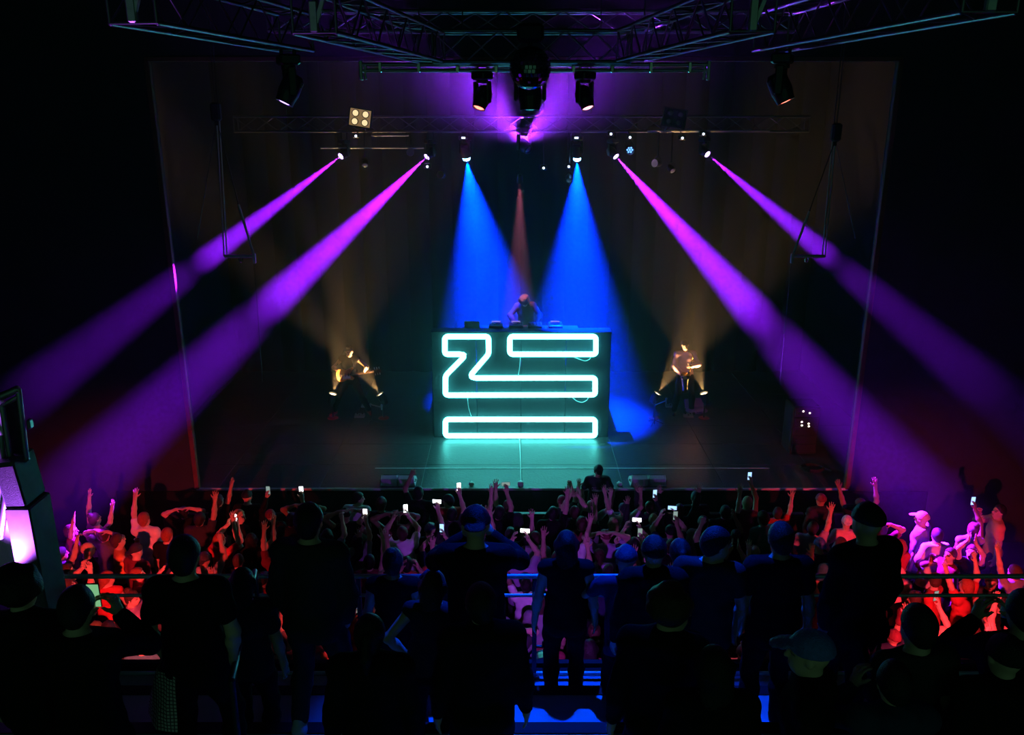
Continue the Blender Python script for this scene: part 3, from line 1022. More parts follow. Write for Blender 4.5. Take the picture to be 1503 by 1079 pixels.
# dark loudspeaker beside the tower
sp = T(44, 845, 6.1)
t = thing('loudspeaker', 'dark boxy loudspeaker standing beside the purple scaffold tower', 'speaker', (sp.x, sp.y, M1))
topz = T(44, 676, 6.1).z - M1
midz = T(44, 742, 6.1).z - M1
GREYB = mat('charcoal_speaker_paint', (.14, .12, .15), .6, noise=.2)
part('cabinet', MB().box((0, .1, (topz + midz) / 2), (.17, .3, topz - midz), Matrix.Rotation(R(-6), 3, 'Y'), bev=.012), GREYB, t)
part('plinth', MB().box((.03, .1, midz / 2), (.20, .32, midz), bev=.012), GREYB, t)
part('grille', MB().box((.01, -.055, (topz + midz) / 2), (.14, .015, (topz - midz) * .85), Matrix.Rotation(R(-6), 3, 'Y')), GRILLE, t)

# lamps that light the crowd: three on the front of the mezzanine, one high over it
for x, y, z, aim, col, pw, sz, lb in (
        (-4.6, 6.98, 3.25, (-6.2, 12.0, .9), (1.0, .05, .06), 1500, 54, 'red wash lamp on the mezzanine front, tower side'),
        (4.9, 6.98, 3.25, (6.4, 12.0, .9), (1.0, .045, .075), 1500, 54, 'red wash lamp on the mezzanine front, rack side'),
        (.1, 6.98, 3.25, (.1, 12.0, .8), (.42, .07, 1.0), 380, 66, 'violet wash lamp on the middle of the mezzanine front'),
        (.5, 8.6, 10.6, (.35, 5.3, 4.0), (.0, .05, 1.0), 4600, 36, 'blue lamp over the mezzanine')):
    par_can(lb, (x, y, z), aim, 12.0 if z > 5 else 3.5, lens_mat('wash_' + lb.split()[0], col, 4), dict(col=col, power=pw, size=sz, blend=.8, radius=.06), k=1.1)

# ------------------------------------------------------------------ people: bodies grown from one smooth distance field
V3 = lambda *a: np.array(a, dtype=np.float64)


def nrm(v):
    return v / (np.linalg.norm(v) + 1e-9)


def rotm(yaw=0., pitch=0., roll=0.):
    """yaw left about Z, pitch forward (positive = nod down), roll to the right"""
    y, p, r = R(yaw), R(-pitch), R(roll)
    Rz = np.array([[math.cos(y), -math.sin(y), 0], [math.sin(y), math.cos(y), 0], [0, 0, 1]])
    Rx = np.array([[1, 0, 0], [0, math.cos(p), -math.sin(p)], [0, math.sin(p), math.cos(p)]])
    Ry = np.array([[math.cos(r), 0, math.sin(r)], [0, 1, 0], [-math.sin(r), 0, math.cos(r)]])
    return Rz @ Rx @ Ry


class Field:
    def __init__(self, h):
        self.h = h
        self.prims = []

    def cone(self, a, b, ra, rb, k=.03, flat=None):
        self.prims.append(('c', np.array(a, float), np.array(b, float), ra, rb, k, flat))
        return self

    def ell(self, c, rad, M=None, k=.03):
        self.prims.append(('e', np.array(c, float), np.array(rad, float), np.eye(3) if M is None else M, None, k, None))
        return self

    def build(self, clips=(), wrinkle=0.):
        h = self.h
        lo, hi = np.full(3, 1e9), np.full(3, -1e9)
        bb = []
        for p in self.prims:
            if p[0] == 'c':
                r = max(p[3], p[4]) * (p[6][1] if p[6] else 1)
                l, u = np.minimum(p[1], p[2]) - r, np.maximum(p[1], p[2]) + r
            else:
                e = np.sqrt(((p[3] * p[2]) ** 2).sum(1))
                l, u = p[1] - e, p[1] + e
            m = p[5] + 3 * h
            bb.append((l - m, u + m))
            lo, hi = np.minimum(lo, l), np.maximum(hi, u)
        lo -= 4 * h
        hi += 4 * h
        n = np.ceil((hi - lo) / h).astype(int) + 1
        G = np.full(n, .2, dtype=np.float32)
        ax = [(lo[i] + h * np.arange(n[i])).astype(np.float32) for i in range(3)]
        for p, (l, u) in zip(self.prims, bb):
            i0 = np.maximum(((l - lo) / h).astype(int), 0)
            i1 = np.minimum(((u - lo) / h).astype(int) + 2, n)
            sl = tuple(slice(a, b) for a, b in zip(i0, i1))
            X = ax[0][sl[0]][:, None, None] - np.float32(p[1][0])
            Y = ax[1][sl[1]][None, :, None] - np.float32(p[1][1])
            Z = ax[2][sl[2]][None, None, :] - np.float32(p[1][2])
            if p[0] == 'c':
                ba = (p[2] - p[1]).astype(np.float32)
                bl = float(ba @ ba) + 1e-9
                t = np.clip((X * ba[0] + Y * ba[1] + Z * ba[2]) / bl, 0, 1)
                dx, dy, dz = X - t * ba[0], Y - t * ba[1], Z - t * ba[2]
                d2 = dx * dx + dy * dy + dz * dz
                if p[6]:
                    s, m = p[6]
                    ds = dx * s[0] + dy * s[1] + dz * s[2]
                    d2 = np.maximum(d2 + ds * ds * (1 / (m * m) - 1), 0)
                D = np.sqrt(d2) - (p[3] + t * (p[4] - p[3]))
            else:
                A = p[3].T.astype(np.float32)
                q = [(A[i, 0] * X + A[i, 1] * Y + A[i, 2] * Z) for i in range(3)]
                r = p[2]
                k0 = np.sqrt(sum((q[i] / r[i]) ** 2 for i in range(3)))
                k1 = np.sqrt(sum((q[i] / (r[i] * r[i])) ** 2 for i in range(3))) + 1e-6
                D = k0 * (k0 - 1) / k1
            k = p[5]
            g = G[sl]
            hh = np.maximum(k - np.abs(g - D), 0) / k
            G[sl] = np.minimum(g, D) - hh * hh * k * .25
        if wrinkle:
            a = ax[0][:, None, None]
            b = ax[1][None, :, None]
            c = ax[2][None, None, :]
            G += np.float32(wrinkle) * (np.sin(38 * c + 9 * a + 14 * b) * np.sin(21 * a - 6 * c) + .6 * np.sin(27 * b + 33 * a + 11 * c))
        for (pt, nn) in clips:       # keep the side the normal points away from
            pl = (ax[0][:, None, None] - pt[0]) * nn[0] + (ax[1][None, :, None] - pt[1]) * nn[1] + (ax[2][None, None, :] - pt[2]) * nn[2]
            G = np.maximum(G, pl.astype(np.float32))
        return self.nets(G, lo)

    def nets(self, G, lo):
        h = self.h
        I = G < 0
        c = [I[i:I.shape[0] - 1 + i, j:I.shape[1] - 1 + j, k:I.shape[2] - 1 + k] for i in (0, 1) for j in (0, 1) for k in (0, 1)]
        sm = sum(x.astype(np.int8) for x in c)
        act = np.argwhere((sm > 0) & (sm < 8))
        idx = np.full(sm.shape, -1, dtype=np.int32)
        idx[tuple(act.T)] = np.arange(len(act))
        offs = np.array([(i, j, k) for i in (0, 1) for j in (0, 1) for k in (0, 1)])
        vals = np.stack([G[tuple((act + o).T)] for o in offs], 1)
        acc = np.zeros((len(act), 3))
        cnt = np.zeros(len(act))
        for a in range(8):
            for b in range(a + 1, 8):
                if np.abs(offs[a] - offs[b]).sum() != 1:
                    continue
                va, vb = vals[:, a], vals[:, b]
                m = (va < 0) != (vb < 0)
                t = np.where(m, va / (va - vb + 1e-12), 0)[:, None]
                acc += np.where(m[:, None], offs[a] + t * (offs[b] - offs[a]), 0)
                cnt += m
        verts = (act + acc / cnt[:, None]) * h + lo
        quads = []
        for axis in range(3):
            s0 = [slice(None)] * 3
            s1 = [slice(None)] * 3
            s0[axis] = slice(0, -1)
            s1[axis] = slice(1, None)
            A, B = I[tuple(s0)], I[tuple(s1)]
            u, v = (axis + 1) % 3, (axis + 2) % 3
            for flip, M in ((False, A & ~B), (True, ~A & B)):
                e = np.argwhere(M)
                e = e[(e[:, u] > 0) & (e[:, v] > 0)]
                du = np.zeros(3, int)
                du[u] = 1
                dv = np.zeros(3, int)
                dv[v] = 1
                q = np.stack([idx[tuple((e - du - dv).T)], idx[tuple((e - dv).T)], idx[tuple(e.T)], idx[tuple((e - du).T)]], 1)
                if flip:
                    q = q[:, ::-1]
                quads.append(q)
        quads = np.concatenate(quads)
        return verts, quads[(quads >= 0).all(1)]


def np_mesh(name, verts, quads, m):
    me = bpy.data.meshes.new(name)
    me.vertices.add(len(verts))
    me.vertices.foreach_set('co', verts.astype(np.float32).ravel())
    me.loops.add(len(quads) * 4)
    me.loops.foreach_set('vertex_index', quads.astype(np.int32).ravel())
    me.polygons.add(len(quads))
    me.polygons.foreach_set('loop_start', np.arange(0, len(quads) * 4, 4, dtype=np.int32))
    me.polygons.foreach_set('use_smooth', np.ones(len(quads), dtype=bool))
    me.update(calc_edges=True)
    me.materials.append(m)
    return me


def ik(a, b, l1, l2, hint):
    d = b - a
    L = np.linalg.norm(d)
    if L > (l1 + l2) * .995:
        b = a + d / L * (l1 + l2) * .995
        d = b - a
        L = np.linalg.norm(d)
    u = d / L
    x = (l1 * l1 - l2 * l2 + L * L) / (2 * L)
    y = math.sqrt(max(l1 * l1 - x * x, 0))
    hv = np.array(hint, float)
    hv = nrm(hv - u * (hv @ u))
    return a + u * x + hv * y, b


class Pose:
    """joint positions of a 1.75 m figure standing at the origin and facing +Y"""

    def __init__(self, R_=None, L_=None, rh=(.6, -.8, -.2), lh=(-.6, -.8, -.2), rhand='relaxed', lhand='relaxed', lean=(0, 0), twist=0, head=(0, 0, 0),
                 feet=((-.11, 0), (.11, .02)), pel=(0, 0, .95), toe=(8, -8), rdir=None, ldir=None, rn=None, ln=None, female=False):
        self.female = female
        B = rotm(twist, lean[0], lean[1])
        self.B = B
        self.pel = np.array(pel, float)
        up = lambda x, y, z: self.pel + B @ V3(x, y, z)
        self.waist = up(0, .0, .16)
        self.chest = up(0, .01, .33)
        self.neck = up(0, -.005, .53)
        sw = .175 if not female else .158
        self.sh = [up(-sw, 0, .475), up(sw, 0, .475)]
        self.H = B @ rotm(*head)
        self.headc = self.neck + self.H @ V3(0, .03, .145)
        self.hip = [self.pel + V3(-.09, 0, -.03), self.pel + V3(.09, 0, -.03)]
        self.ank, self.knee = [], []
        for s in (0, 1):
            a = V3(feet[s][0], feet[s][1], .085)
            k, a = ik(self.hip[s], a, .43, .425, (.15 * (s * 2 - 1), 1, 0))
            self.ank.append(a)
            self.knee.append(k)
        self.toe = toe
        L_ = (-.27, .03, .86) if L_ is None else L_
        R_ = (.27, .03, .86) if R_ is None else R_
        self.el, self.wr = [], []
        for s, tgt, hint in ((0, L_, lh), (1, R_, rh)):
            e, w_ = ik(self.sh[s], np.array(tgt, float), .285, .255, hint)
            self.el.append(e)
            self.wr.append(w_)
        self.hands = (lhand, rhand)
        self.hd = [nrm(np.array(ldir, float)) if ldir is not None else nrm(self.wr[0] - self.el[0]),
                   nrm(np.array(rdir, float)) if rdir is not None else nrm(self.wr[1] - self.el[1])]
        self.hn = [ln, rn]
        self.grip = []
        for s in (0, 1):
            n = self.palm(s)
            self.grip.append(self.wr[s] + self.hd[s] * .085 + n * .03)

    def palm(self, s):
        n = self.hn[s]
        n = V3(*n) if n is not None else V3(1 - 2 * s, .35, .1)
        d = self.hd[s]
        return nrm(n - d * (n @ d))

    # ------------------------------------------------------- body
    def torso(self, f, g=0., k=.05):
        B = self.B
        s = B @ V3(1, 0, 0)
        fm = self.female
        f.cone(self.pel + B @ V3(0, -.005, -.03), self.waist, .098 + g, .088 + g, k, (s, 1.52))
        f.cone(self.waist, self.chest + B @ V3(0, 0, .03), .086 + g, .105 + g, k, (s, 1.42 if not fm else 1.28))
        f.cone(self.chest, self.neck - B @ V3(0, 0, .07), .105 + g, .075 + g, k, (s, 1.45 if not fm else 1.3))
        f.cone(self.sh[0], self.sh[1], .058 + g, .058 + g, k)
        f.cone(self.sh[0], self.neck - B @ V3(0, 0, .01), .04 + g, .045 + g, k)
        f.cone(self.sh[1], self.neck - B @ V3(0, 0, .01), .04 + g, .045 + g, k)
        for q in (-1, 1):
            f.ell(self.pel + B @ V3(q * .07, -.055, -.05), (.085 + g, .085 + g, .09 + g), B, .05)
            if fm:
                f.ell(self.chest + B @ V3(q * .065, .085, .02), (.06 + g, .055 + g, .06 + g), B, .04)

    def arm(self, f, s, g=0., cut=1.0, lower=1.0, k=.03):
        q = .92 if self.female else 1.0
        e = self.sh[s] + (self.el[s] - self.sh[s]) * cut
        f.cone(self.sh[s], e, .052 * q + g, (.052 - .012 * cut) * q + g, k)
        if cut >= 1.0:
            w_ = self.el[s] + (self.wr[s] - self.el[s]) * lower
            m_ = self.el[s] + (w_ - self.el[s]) * .35
            f.cone(self.el[s], m_, .04 * q + g, .041 * q + g, k)
            f.cone(m_, w_, .041 * q + g, .027 * q + g, k)

    def leg(self, f, s, g=0., bot=1.0, k=.035):
        m_ = self.hip[s] + (self.knee[s] - self.hip[s]) * .4
        f.cone(self.hip[s], m_, .085 + g, .078 + g, k)
        f.cone(m_, self.knee[s], .078 + g, .052 + g, k)
        a = self.knee[s] + (self.ank[s] - self.knee[s]) * bot
        c = self.knee[s] + (a - self.knee[s]) * .35
        c = c + V3(0, -.012, 0)
        f.cone(self.knee[s], c, .052 + g, .055 + g, k)
        f.cone(c, a, .055 + g, (.038 if bot > .95 else .046) + g, k)

    def footdir(self, s):
        a = R(self.toe[s])
        return V3(-math.sin(a), math.cos(a), 0)

    def body(self, h=.0105):
        f = Field(h)
        self.torso(f, -.004)
        f.cone(self.neck - self.B @ V3(0, 0, .03), self.headc - self.H @ V3(0, .02, .05), .056, .05, .03)
        for s in (0, 1):
            self.arm(f, s)
            self.leg(f, s)
            d = self.footdir(s)
            f.cone(self.ank[s] - V3(0, 0, .03) - d * .04, self.ank[s] + d * .14 - V3(0, 0, .055), .036, .024, .03)
        H, c = self.H, self.headc
        f.ell(c + H @ V3(0, -.008, .025), (.076, .096, .098), H, .02)
        f.ell(c + H @ V3(0, .03, -.05), (.057, .066, .068), H, .035)
        f.cone(c + H @ V3(0, .088, .022), c + H @ V3(0, .108, -.018), .011, .015, .012)
        f.cone(c + H @ V3(-.034, .078, .03), c + H @ V3(.034, .078, .03), .012, .012, .015)
        f.cone(c + H @ V3(-.018, .088, -.052), c + H @ V3(.018, .088, -.052), .010, .010, .01)
        for q in (-1, 1):
            f.ell(c + H @ V3(q * .078, -.005, 0), (.012, .022, .032), H, .008)
        for s in (0, 1):
            self.hand(f, s)
        v, q = f.build()
        me = np_mesh('person', v, q, SKIN)
        # eyes, brows and lips as skin colouring
        loc = (v - c) @ H
        fc = np.ones((len(v), 4), dtype=np.float32)
        fr = loc[:, 1] > .05
        for sx in (-1, 1):
            e = fr & (np.abs(loc[:, 0] - sx * .032) < .016) & (np.abs(loc[:, 2] - .012) < .009)
            fc[e, :3] = .12
            b_ = fr & (np.abs(loc[:, 0] - sx * .034) < .024) & (np.abs(loc[:, 2] - .036) < .008)
            fc[b_, :3] = .3
        lip = fr & (np.abs(loc[:, 0]) < .026) & (np.abs(loc[:, 2] + .052) < .012)
        fc[lip, :3] = (.8, .45, .42)
        at = me.color_attributes.new('feature', 'FLOAT_COLOR', 'POINT')
        at.data.foreach_set('color', fc.ravel())
        return me

    def hand(self, f, s):
        w_, d, n = self.wr[s], self.hd[s], self.palm(s)
        sd = np.cross(d, n) * (1 if s else -1)      # towards the thumb
        kind = self.hands[s]
        curl = {'relaxed': .45, 'open': .06, 'fist': 1.75, 'hold': 1.0}[kind]
        spread = {'relaxed': .05, 'open': .2, 'fist': 0, 'hold': .04}[kind]
        f.cone(w_ - d * .01, w_ + d * .035, .024, .026, .02, (sd, 1.25))
        f.cone(w_ + d * .03, w_ + d * .075, .0165, .0155, .012, (sd, 2.4))
        for i in range(4):
            t = (1.5 - i) / 1.5
            p = w_ + d * (.088 - .006 * abs(i - 1.3)) + sd * (t * .034)
            L = (.075, .084, .078, .06)[i]
            dr = nrm(d + sd * t * spread)
            bend = curl
            for j, fr in enumerate((.45, .32, .25)):
                a = bend * (.45 if j == 0 else .95 if j == 1 else 1.2)
                q = p + (dr * math.cos(a) + n * math.sin(a)) * L * fr
                f.cone(p, q, .0095 - .0008 * j, .0088 - .0008 * j, .006)
                p = q
        p = w_ + d * .025 + sd * .03
        th = nrm(d * .62 + sd * (.75 if kind == 'open' else .45) + n * (.2 if kind == 'open' else .55))
        q = p + th * .042
        f.cone(p, q, .0135, .0115, .01)
        f.cone(q, q + nrm(th + d * .5 + n * (.0 if kind == 'open' else .3)) * .032, .0115, .009, .006)

    # ------------------------------------------------------- clothing
    def top(self, style, h=.0135):
        f = Field(h)
        B = self.B
        g = {'tee': .014, 'hoodie': .024, 'tank': .010, 'jersey': .028, 'jacket': .026}[style]
        self.torso(f, g)
        if style == 'tee':
            for s in (0, 1):
                self.arm(f, s, .020, .58)
        elif style == 'jersey':
            for s in (0, 1):
                self.arm(f, s, .032, .85)
        elif style in ('hoodie', 'jacket'):
            for s in (0, 1):
                self.arm(f, s, g * .75, 1.0, .93)
        if style == 'hoodie':
            f.cone(self.neck + B @ V3(-.05, -.07, -.01), self.neck + B @ V3(.05, -.07, -.01), .05, .05, .04)
        hem = {'tee': -.10, 'hoodie': -.11, 'tank': -.03, 'jersey': -.2, 'jacket': -.12}[style]
        if style in ('tee', 'jersey', 'tank'):      # loose skirt of the shirt
            f.cone(self.pel + B @ V3(0, 0, hem + .02), self.waist, .112 + g, .098 + g, .05, (B @ V3(1, 0, 0), 1.45))
        clips = [(self.pel + B @ V3(0, 0, hem), B @ V3(0, 0, -1)), (self.neck + B @ V3(0, .02, .02 if style != 'hoodie' else .06), B @ V3(0, .1, 1))] if (self.wr[0][2] < 1.5 and self.wr[1][2] < 1.5 and self.el[0][2] < 1.44 and self.el[1][2] < 1.44) else [(self.pel + B @ V3(0, 0, hem), B @ V3(0, 0, -1))]
        if min(self.wr[0][2], self.wr[1][2], self.el[0][2], self.el[1][2]) < self.pel[2] + hem + .05 and style in ('hoodie', 'jacket'):
            clips = clips[1:]
        return np_mesh('shirt', *f.build(clips, .0035), CLOTH)

    def bottoms(self, style, h=.014):
        f = Field(h)
        g = .014
        B = self.B
        f.cone(self.pel + V3(0, -.005, -.04), self.pel + B @ V3(0, 0, .08), .100 + g, .09 + g, .04, (V3(1, 0, 0), 1.5))
        for q in (-1, 1):
            f.ell(self.pel + V3(q * .07, -.055, -.05), (.085 + g, .085 + g, .09 + g), None, .05)
        for s in (0, 1):
            self.leg(f, s, g, .93 if style != 'shorts' else .12)
        return np_mesh('trousers', *f.build([(self.pel + B @ V3(0, 0, .09), B @ V3(0, 0, 1))], .003), CLOTH)

    def shoe(self, s, h=.011):
        f = Field(h)
        d = self.footdir(s)
        a = self.ank[s].copy()
        a[2] = max(a[2], .085)
        f.cone(a - d * .045 - V3(0, 0, .04), a + d * .15 - V3(0, 0, .05), .046, .036, .03, (np.cross(d, V3(0, 0, 1)), 1.08))
        f.cone(a - d * .03 - V3(0, 0, .04), a - d * .015 + V3(0, 0, .03), .046, .042, .03)
        return np_mesh('shoe', *f.build([((0, 0, a[2] - .084), (0, 0, -1))]), SHOEM)

    def hair(self, style, h=.011):
        f = Field(h)
        H, c = self.H, self.headc
        g = .014
        sk = c + H @ V3(0, -.010, .028)
        clips = []
        if style == 'afro':
            f.ell(c + H @ V3(0, -.02, .05), (.125, .125, .115), H, .02)
            for i in range(16):
                a, b = i * 2.4, -.2 + 1.2 * (i % 5) / 4
                f.ell(c + H @ V3(.1 * math.cos(a) * math.cos(b), -.02 + .1 * math.sin(a) * math.cos(b), .05 + .1 * math.sin(b)), (.035, .035, .035), H, .02)
        elif style in ('cap', 'capback', 'beanie'):
            f.ell(sk, (.076 + g + .006, .096 + g + .006, .1 + g), H, .02)
            if style != 'beanie':
                q = 1 if style == 'cap' else -1
                f.cone(c + H @ V3(-.03, q * .11, .05), c + H @ V3(.03, q * .11, .05), .016, .016, .01)
                f.ell(c + H @ V3(0, q * .125, .048), (.07, .075, .012), H @ rotm(0, 12 * q, 0), .012)
                f.ell(c + H @ V3(0, -.01, .142), (.012, .012, .01), H, .008)
            clips = [(c + H @ V3(0, 0, .03 if style != 'beanie' else .02), H @ V3(0, 0, -1))]
        else:
            f.ell(sk, (.076 + g, .096 + g, .098 + g), H, .02)
            f.ell(c + H @ V3(0, -.055, -.02), (.066, .055, .075), H, .03)
            clips = [(c + H @ V3(0, .06, .055), H @ V3(0, .72, -.69))]
            if style == 'short':
                clips.append((c + H @ V3(0, 0, -.055), H @ V3(0, .35, -1)))
            if style == 'quiff':
                f.ell(c + H @ V3(.01, .05, .13), (.055, .06, .035), H, .03)
                for i in range(7):
                    a = i * .9
                    f.cone(c + H @ V3(.05 * math.cos(a), .02 + .05 * math.sin(a), .11), c + H @ V3(.08 * math.cos(a), .03 + .08 * math.sin(a), .16), .02, .008, .02)
                clips.append((c + H @ V3(0, 0, -.04), H @ V3(0, .35, -1)))
            if style == 'bun':
                f.ell(c + H @ V3(0, -.07, .13), (.05, .05, .045), H, .01)
                clips.append((c + H @ V3(0, 0, -.07), H @ V3(0, .35, -1)))
            if style == 'ponytail':
                p = c + H @ V3(0, -.11, .06)
                f.ell(p, (.025, .025, .025), H, .01)
                f.cone(p, p + H @ V3(0, -.05, -.1), .024, .032, .02)
                f.cone(p + H @ V3(0, -.05, -.1), p + H @ V3(0, -.02, -.28), .032, .012, .02)
                clips.append((c + H @ V3(0, 0, -.07), H @ V3(0, .35, -1)))
                return np_mesh('hair', *f.build(clips[:1], .002), HAIRM)
            if style == 'long':
                f.cone(c + H @ V3(0, -.06, -.02), c + H @ V3(0, -.085, -.19), .062, .06, .04, (H @ V3(1, 0, 0), 1.55))
                f.cone(c + H @ V3(0, -.085, -.19), c + H @ V3(0, -.1, -.36), .058, .035, .04, (H @ V3(1, 0, 0), 1.8))
                for q in (-1, 1):
                    f.cone(c + H @ V3(q * .085, -.01, .02), c + H @ V3(q * .1, .0, -.2), .026, .03, .03)
        return np_mesh('hair', *f.build(clips, .003), HAIRM)


POSES = {
    'standing': dict(),
    'right_up': dict(R_=(.30, .14, 1.96), rh=(.8, -.3, 0), rhand='open', rn=(0, 1, .1), head=(0, -6, 3), lean=(2, 3)),
    'left_up': dict(L_=(-.26, .2, 1.94), lh=(-.8, -.3, 0), lhand='open', ln=(0, 1, .1), head=(-4, -8, 0), lean=(3, -3)),
    'both_up': dict(R_=(.36, .12, 1.88), L_=(-.33, .16, 1.92), rh=(1, -.2, -.2), lh=(-1, -.2, -.2), rhand='open', lhand='open', rn=(0, 1, 0), ln=(0, 1, 0), head=(0, -10, 0)),
    'filming_high': dict(R_=(.12, .30, 1.78), L_=(-.12, .32, 1.76), rh=(1, 0, -.6), lh=(-1, 0, -.6), rhand='hold', lhand='hold', rdir=(-.2, .1, 1), ldir=(.2, .1, 1), rn=(-1, .1, 0), ln=(1, .1, 0), head=(0, -8, 0)),
    'filming_one': dict(R_=(.16, .26, 1.88), rh=(.9, -.1, -.4), rhand='hold', rdir=(0, .15, 1), rn=(-.6, .8, 0), head=(-5, -8, 4), lean=(1, 2)),
    'hands_on_head': dict(R_=(.13, -.05, 1.74), L_=(-.13, -.05, 1.74), rh=(1, .1, .1), lh=(-1, .1, .1), rdir=(-.9, -.2, .2), ldir=(.9, -.2, .2), rn=(0, 0, -1), ln=(0, 0, -1), head=(4, -4, 0)),
    'folded': dict(R_=(-.06, .2, 1.18), L_=(.06, .24, 1.22), rh=(1, -.2, -.6), lh=(-1, -.2, -.6), rdir=(-1, 0, .1), ldir=(1, 0, .1), rn=(0, -1, 0), ln=(0, -1, 0), head=(0, 2, 0)),
    'clapping': dict(R_=(.055, .16, 1.90), L_=(-.06, .16, 1.90), rh=(1, .2, -.1), lh=(-1, .2, -.1), rhand='open', lhand='open', rdir=(-.1, .15, 1), ldir=(.1, .15, 1), rn=(-1, 0, 0), ln=(1, 0, 0), head=(0, -12, 0)),
    'fist_pump': dict(R_=(.24, .26, 1.86), rh=(.9, -.2, -.3), rhand='fist', rn=(0, 1, 0), lean=(4, 4), head=(0, -4, 0), L_=(-.3, .22, 1.12)),
    'dancing': dict(R_=(.34, .34, 1.34), L_=(-.38, .2, 1.16), rh=(.8, -.6, -.6), lh=(-.8, -.8, -.2), lean=(6, -7), twist=14, head=(-12, 6, 6), feet=((-.17, -.05), (.16, .1)), pel=(.03, 0, .90), female=True),
    'drinking': dict(R_=(.10, .25, 1.47), rh=(1, -.1, -.8), rhand='hold', rdir=(-.3, .1, .9), rn=(-.8, .5, 0), head=(14, -10, 0)),
    'rail_lean': dict(R_=(.26, .42, 1.10), L_=(-.26, .42, 1.10), rh=(.9, -.6, -.1), lh=(-.9, -.6, -.1), lean=(20, 0), pel=(0, -.12, .94), head=(6, -14, 0), rdir=(-.2, 1, -.1), ldir=(.2, 1, -.1), rn=(0, 0, -1), ln=(0, 0, -1)),
    'hand_on_hip': dict(L_=(-.17, .02, 1.02), lh=(-1, -.4, 0), ldir=(.6, .3, -.6), ln=(1, 0, 0), female=True, lean=(0, 4), feet=((-.1, 0), (.15, .06)), head=(-14, 0, -3)),
    'pockets': dict(R_=(.20, .06, .90), L_=(-.20, .06, .90), rh=(1, -.7, 0), lh=(-1, -.7, 0), feet=((-.17, 0), (.17, .04)), toe=(14, -14), pel=(0, 0, .94)),
    'phone_chest': dict(R_=(.09, .30, 1.42), L_=(-.09, .31, 1.41), rh=(1, -.1, -.8), lh=(-1, -.1, -.8), rhand='hold', lhand='hold', rdir=(-.3, .2, 1), ldir=(.3, .2, 1), rn=(-1, .2, 0), ln=(1, .2, 0), head=(0, 6, 0)),
    'turned': dict(head=(-62, 4, 0), twist=-14, R_=(.3, .1, .92)),
    'arm_point': dict(R_=(.42, .28, 1.72), rh=(.6, -.5, -.4), rhand='open', rn=(0, .4, -1), lean=(2, 6), twist=-8, female=True, head=(-6, -8, 0)),
    'wide_stance': dict(R_=(.24, .16, 1.06), L_=(-.24, .16, 1.04), rh=(1, -.5, -.3), lh=(-1, -.5, -.3), feet=((-.30, 0), (.30, .05)), pel=(0, 0, .91), toe=(18, -18)),
    # performers
    'dj': dict(R_=(.26, .40, 1.06), L_=(-.22, .42, 1.05), rh=(1, -.4, .1), lh=(-1, -.4, .1), lean=(18, 4), head=(4, 30, 5), pel=(0, -.05, .94), rdir=(0, 1, -.3), ldir=(0, 1, -.3), rn=(0, 0, -1), ln=(0, 0, -1)),
    'guitar': dict(R_=(.17, .21, 1.08), L_=(-.40, .33, 1.14), rh=(1, -.6, -.1), lh=(-1, -.2, -.7), rdir=(-.8, .35, -.3), ldir=(-.35, .5, .8), rhand='hold', lhand='hold', rn=(0, -1, 0), ln=(.6, -.6, 0), lean=(3, -2), head=(8, 12, 0),
                   feet=((-.40, 0), (.40, .05)), pel=(0, 0, .86), toe=(22, -22)),
    'sax': dict(R_=(.14, .26, 1.02), L_=(-.05, .30, 1.22), rh=(1, -.4, -.2), lh=(-1, -.3, -.3), rdir=(-.6, .8, 0), ldir=(.5, .8, .1), rhand='hold', lhand='hold', rn=(-1, 0, 0), ln=(1, 0, 0), lean=(-4, 2), head=(-6, -2, 4), feet=((-.2, 0), (.22, .08)), pel=(0, 0, .93)),
    'guard': dict(R_=(.28, .1, .94), L_=(-.28, .1, .94), rh=(1, -.6, 0), lh=(-1, -.6, 0), feet=((-.16, 0), (.16, 0)), head=(6, 8, 0)),
}
_P, _MESH = {}, {}


def pose(nm):
    if nm not in _P:
        _P[nm] = Pose(**POSES[nm])
    return _P[nm]


def pmesh(nm, kind, style=None):
    key = (nm, kind, style)
    if key not in _MESH:
        p = pose(nm)
        _MESH[key] = (p.body() if kind == 'body' else p.top(style) if kind == 'top' else p.bottoms(style) if kind == 'bottoms' else
                      p.hair(style) if kind == 'hair' else p.shoe(style))
    return _MESH[key]


SKINS = [(.62, .40, .29), (.55, .34, .24), (.42, .25, .17), (.25, .14, .09), (.68, .46, .35)]
HAIRS = {'black': (.012, .010, .010), 'brown': (.06, .03, .018), 'blond': (.45, .30, .14), 'red': (.30, .07, .03)}
CLOTHES = {'black': (.008, .008, .009), 'charcoal': (.032, .032, .036), 'navy': (.03, .04, .09), 'grey': (.28, .28, .30), 'white': (.80, .80, .80),
           'red': (.55, .05, .05), 'burgundy': (.20, .03, .05), 'olive': (.10, .11, .05), 'pink': (.75, .42, .45), 'orange': (.70, .28, .09),
           'teal': (.05, .22, .24), 'lilac': (.42, .33, .55), 'blue': (.08, .14, .50)}


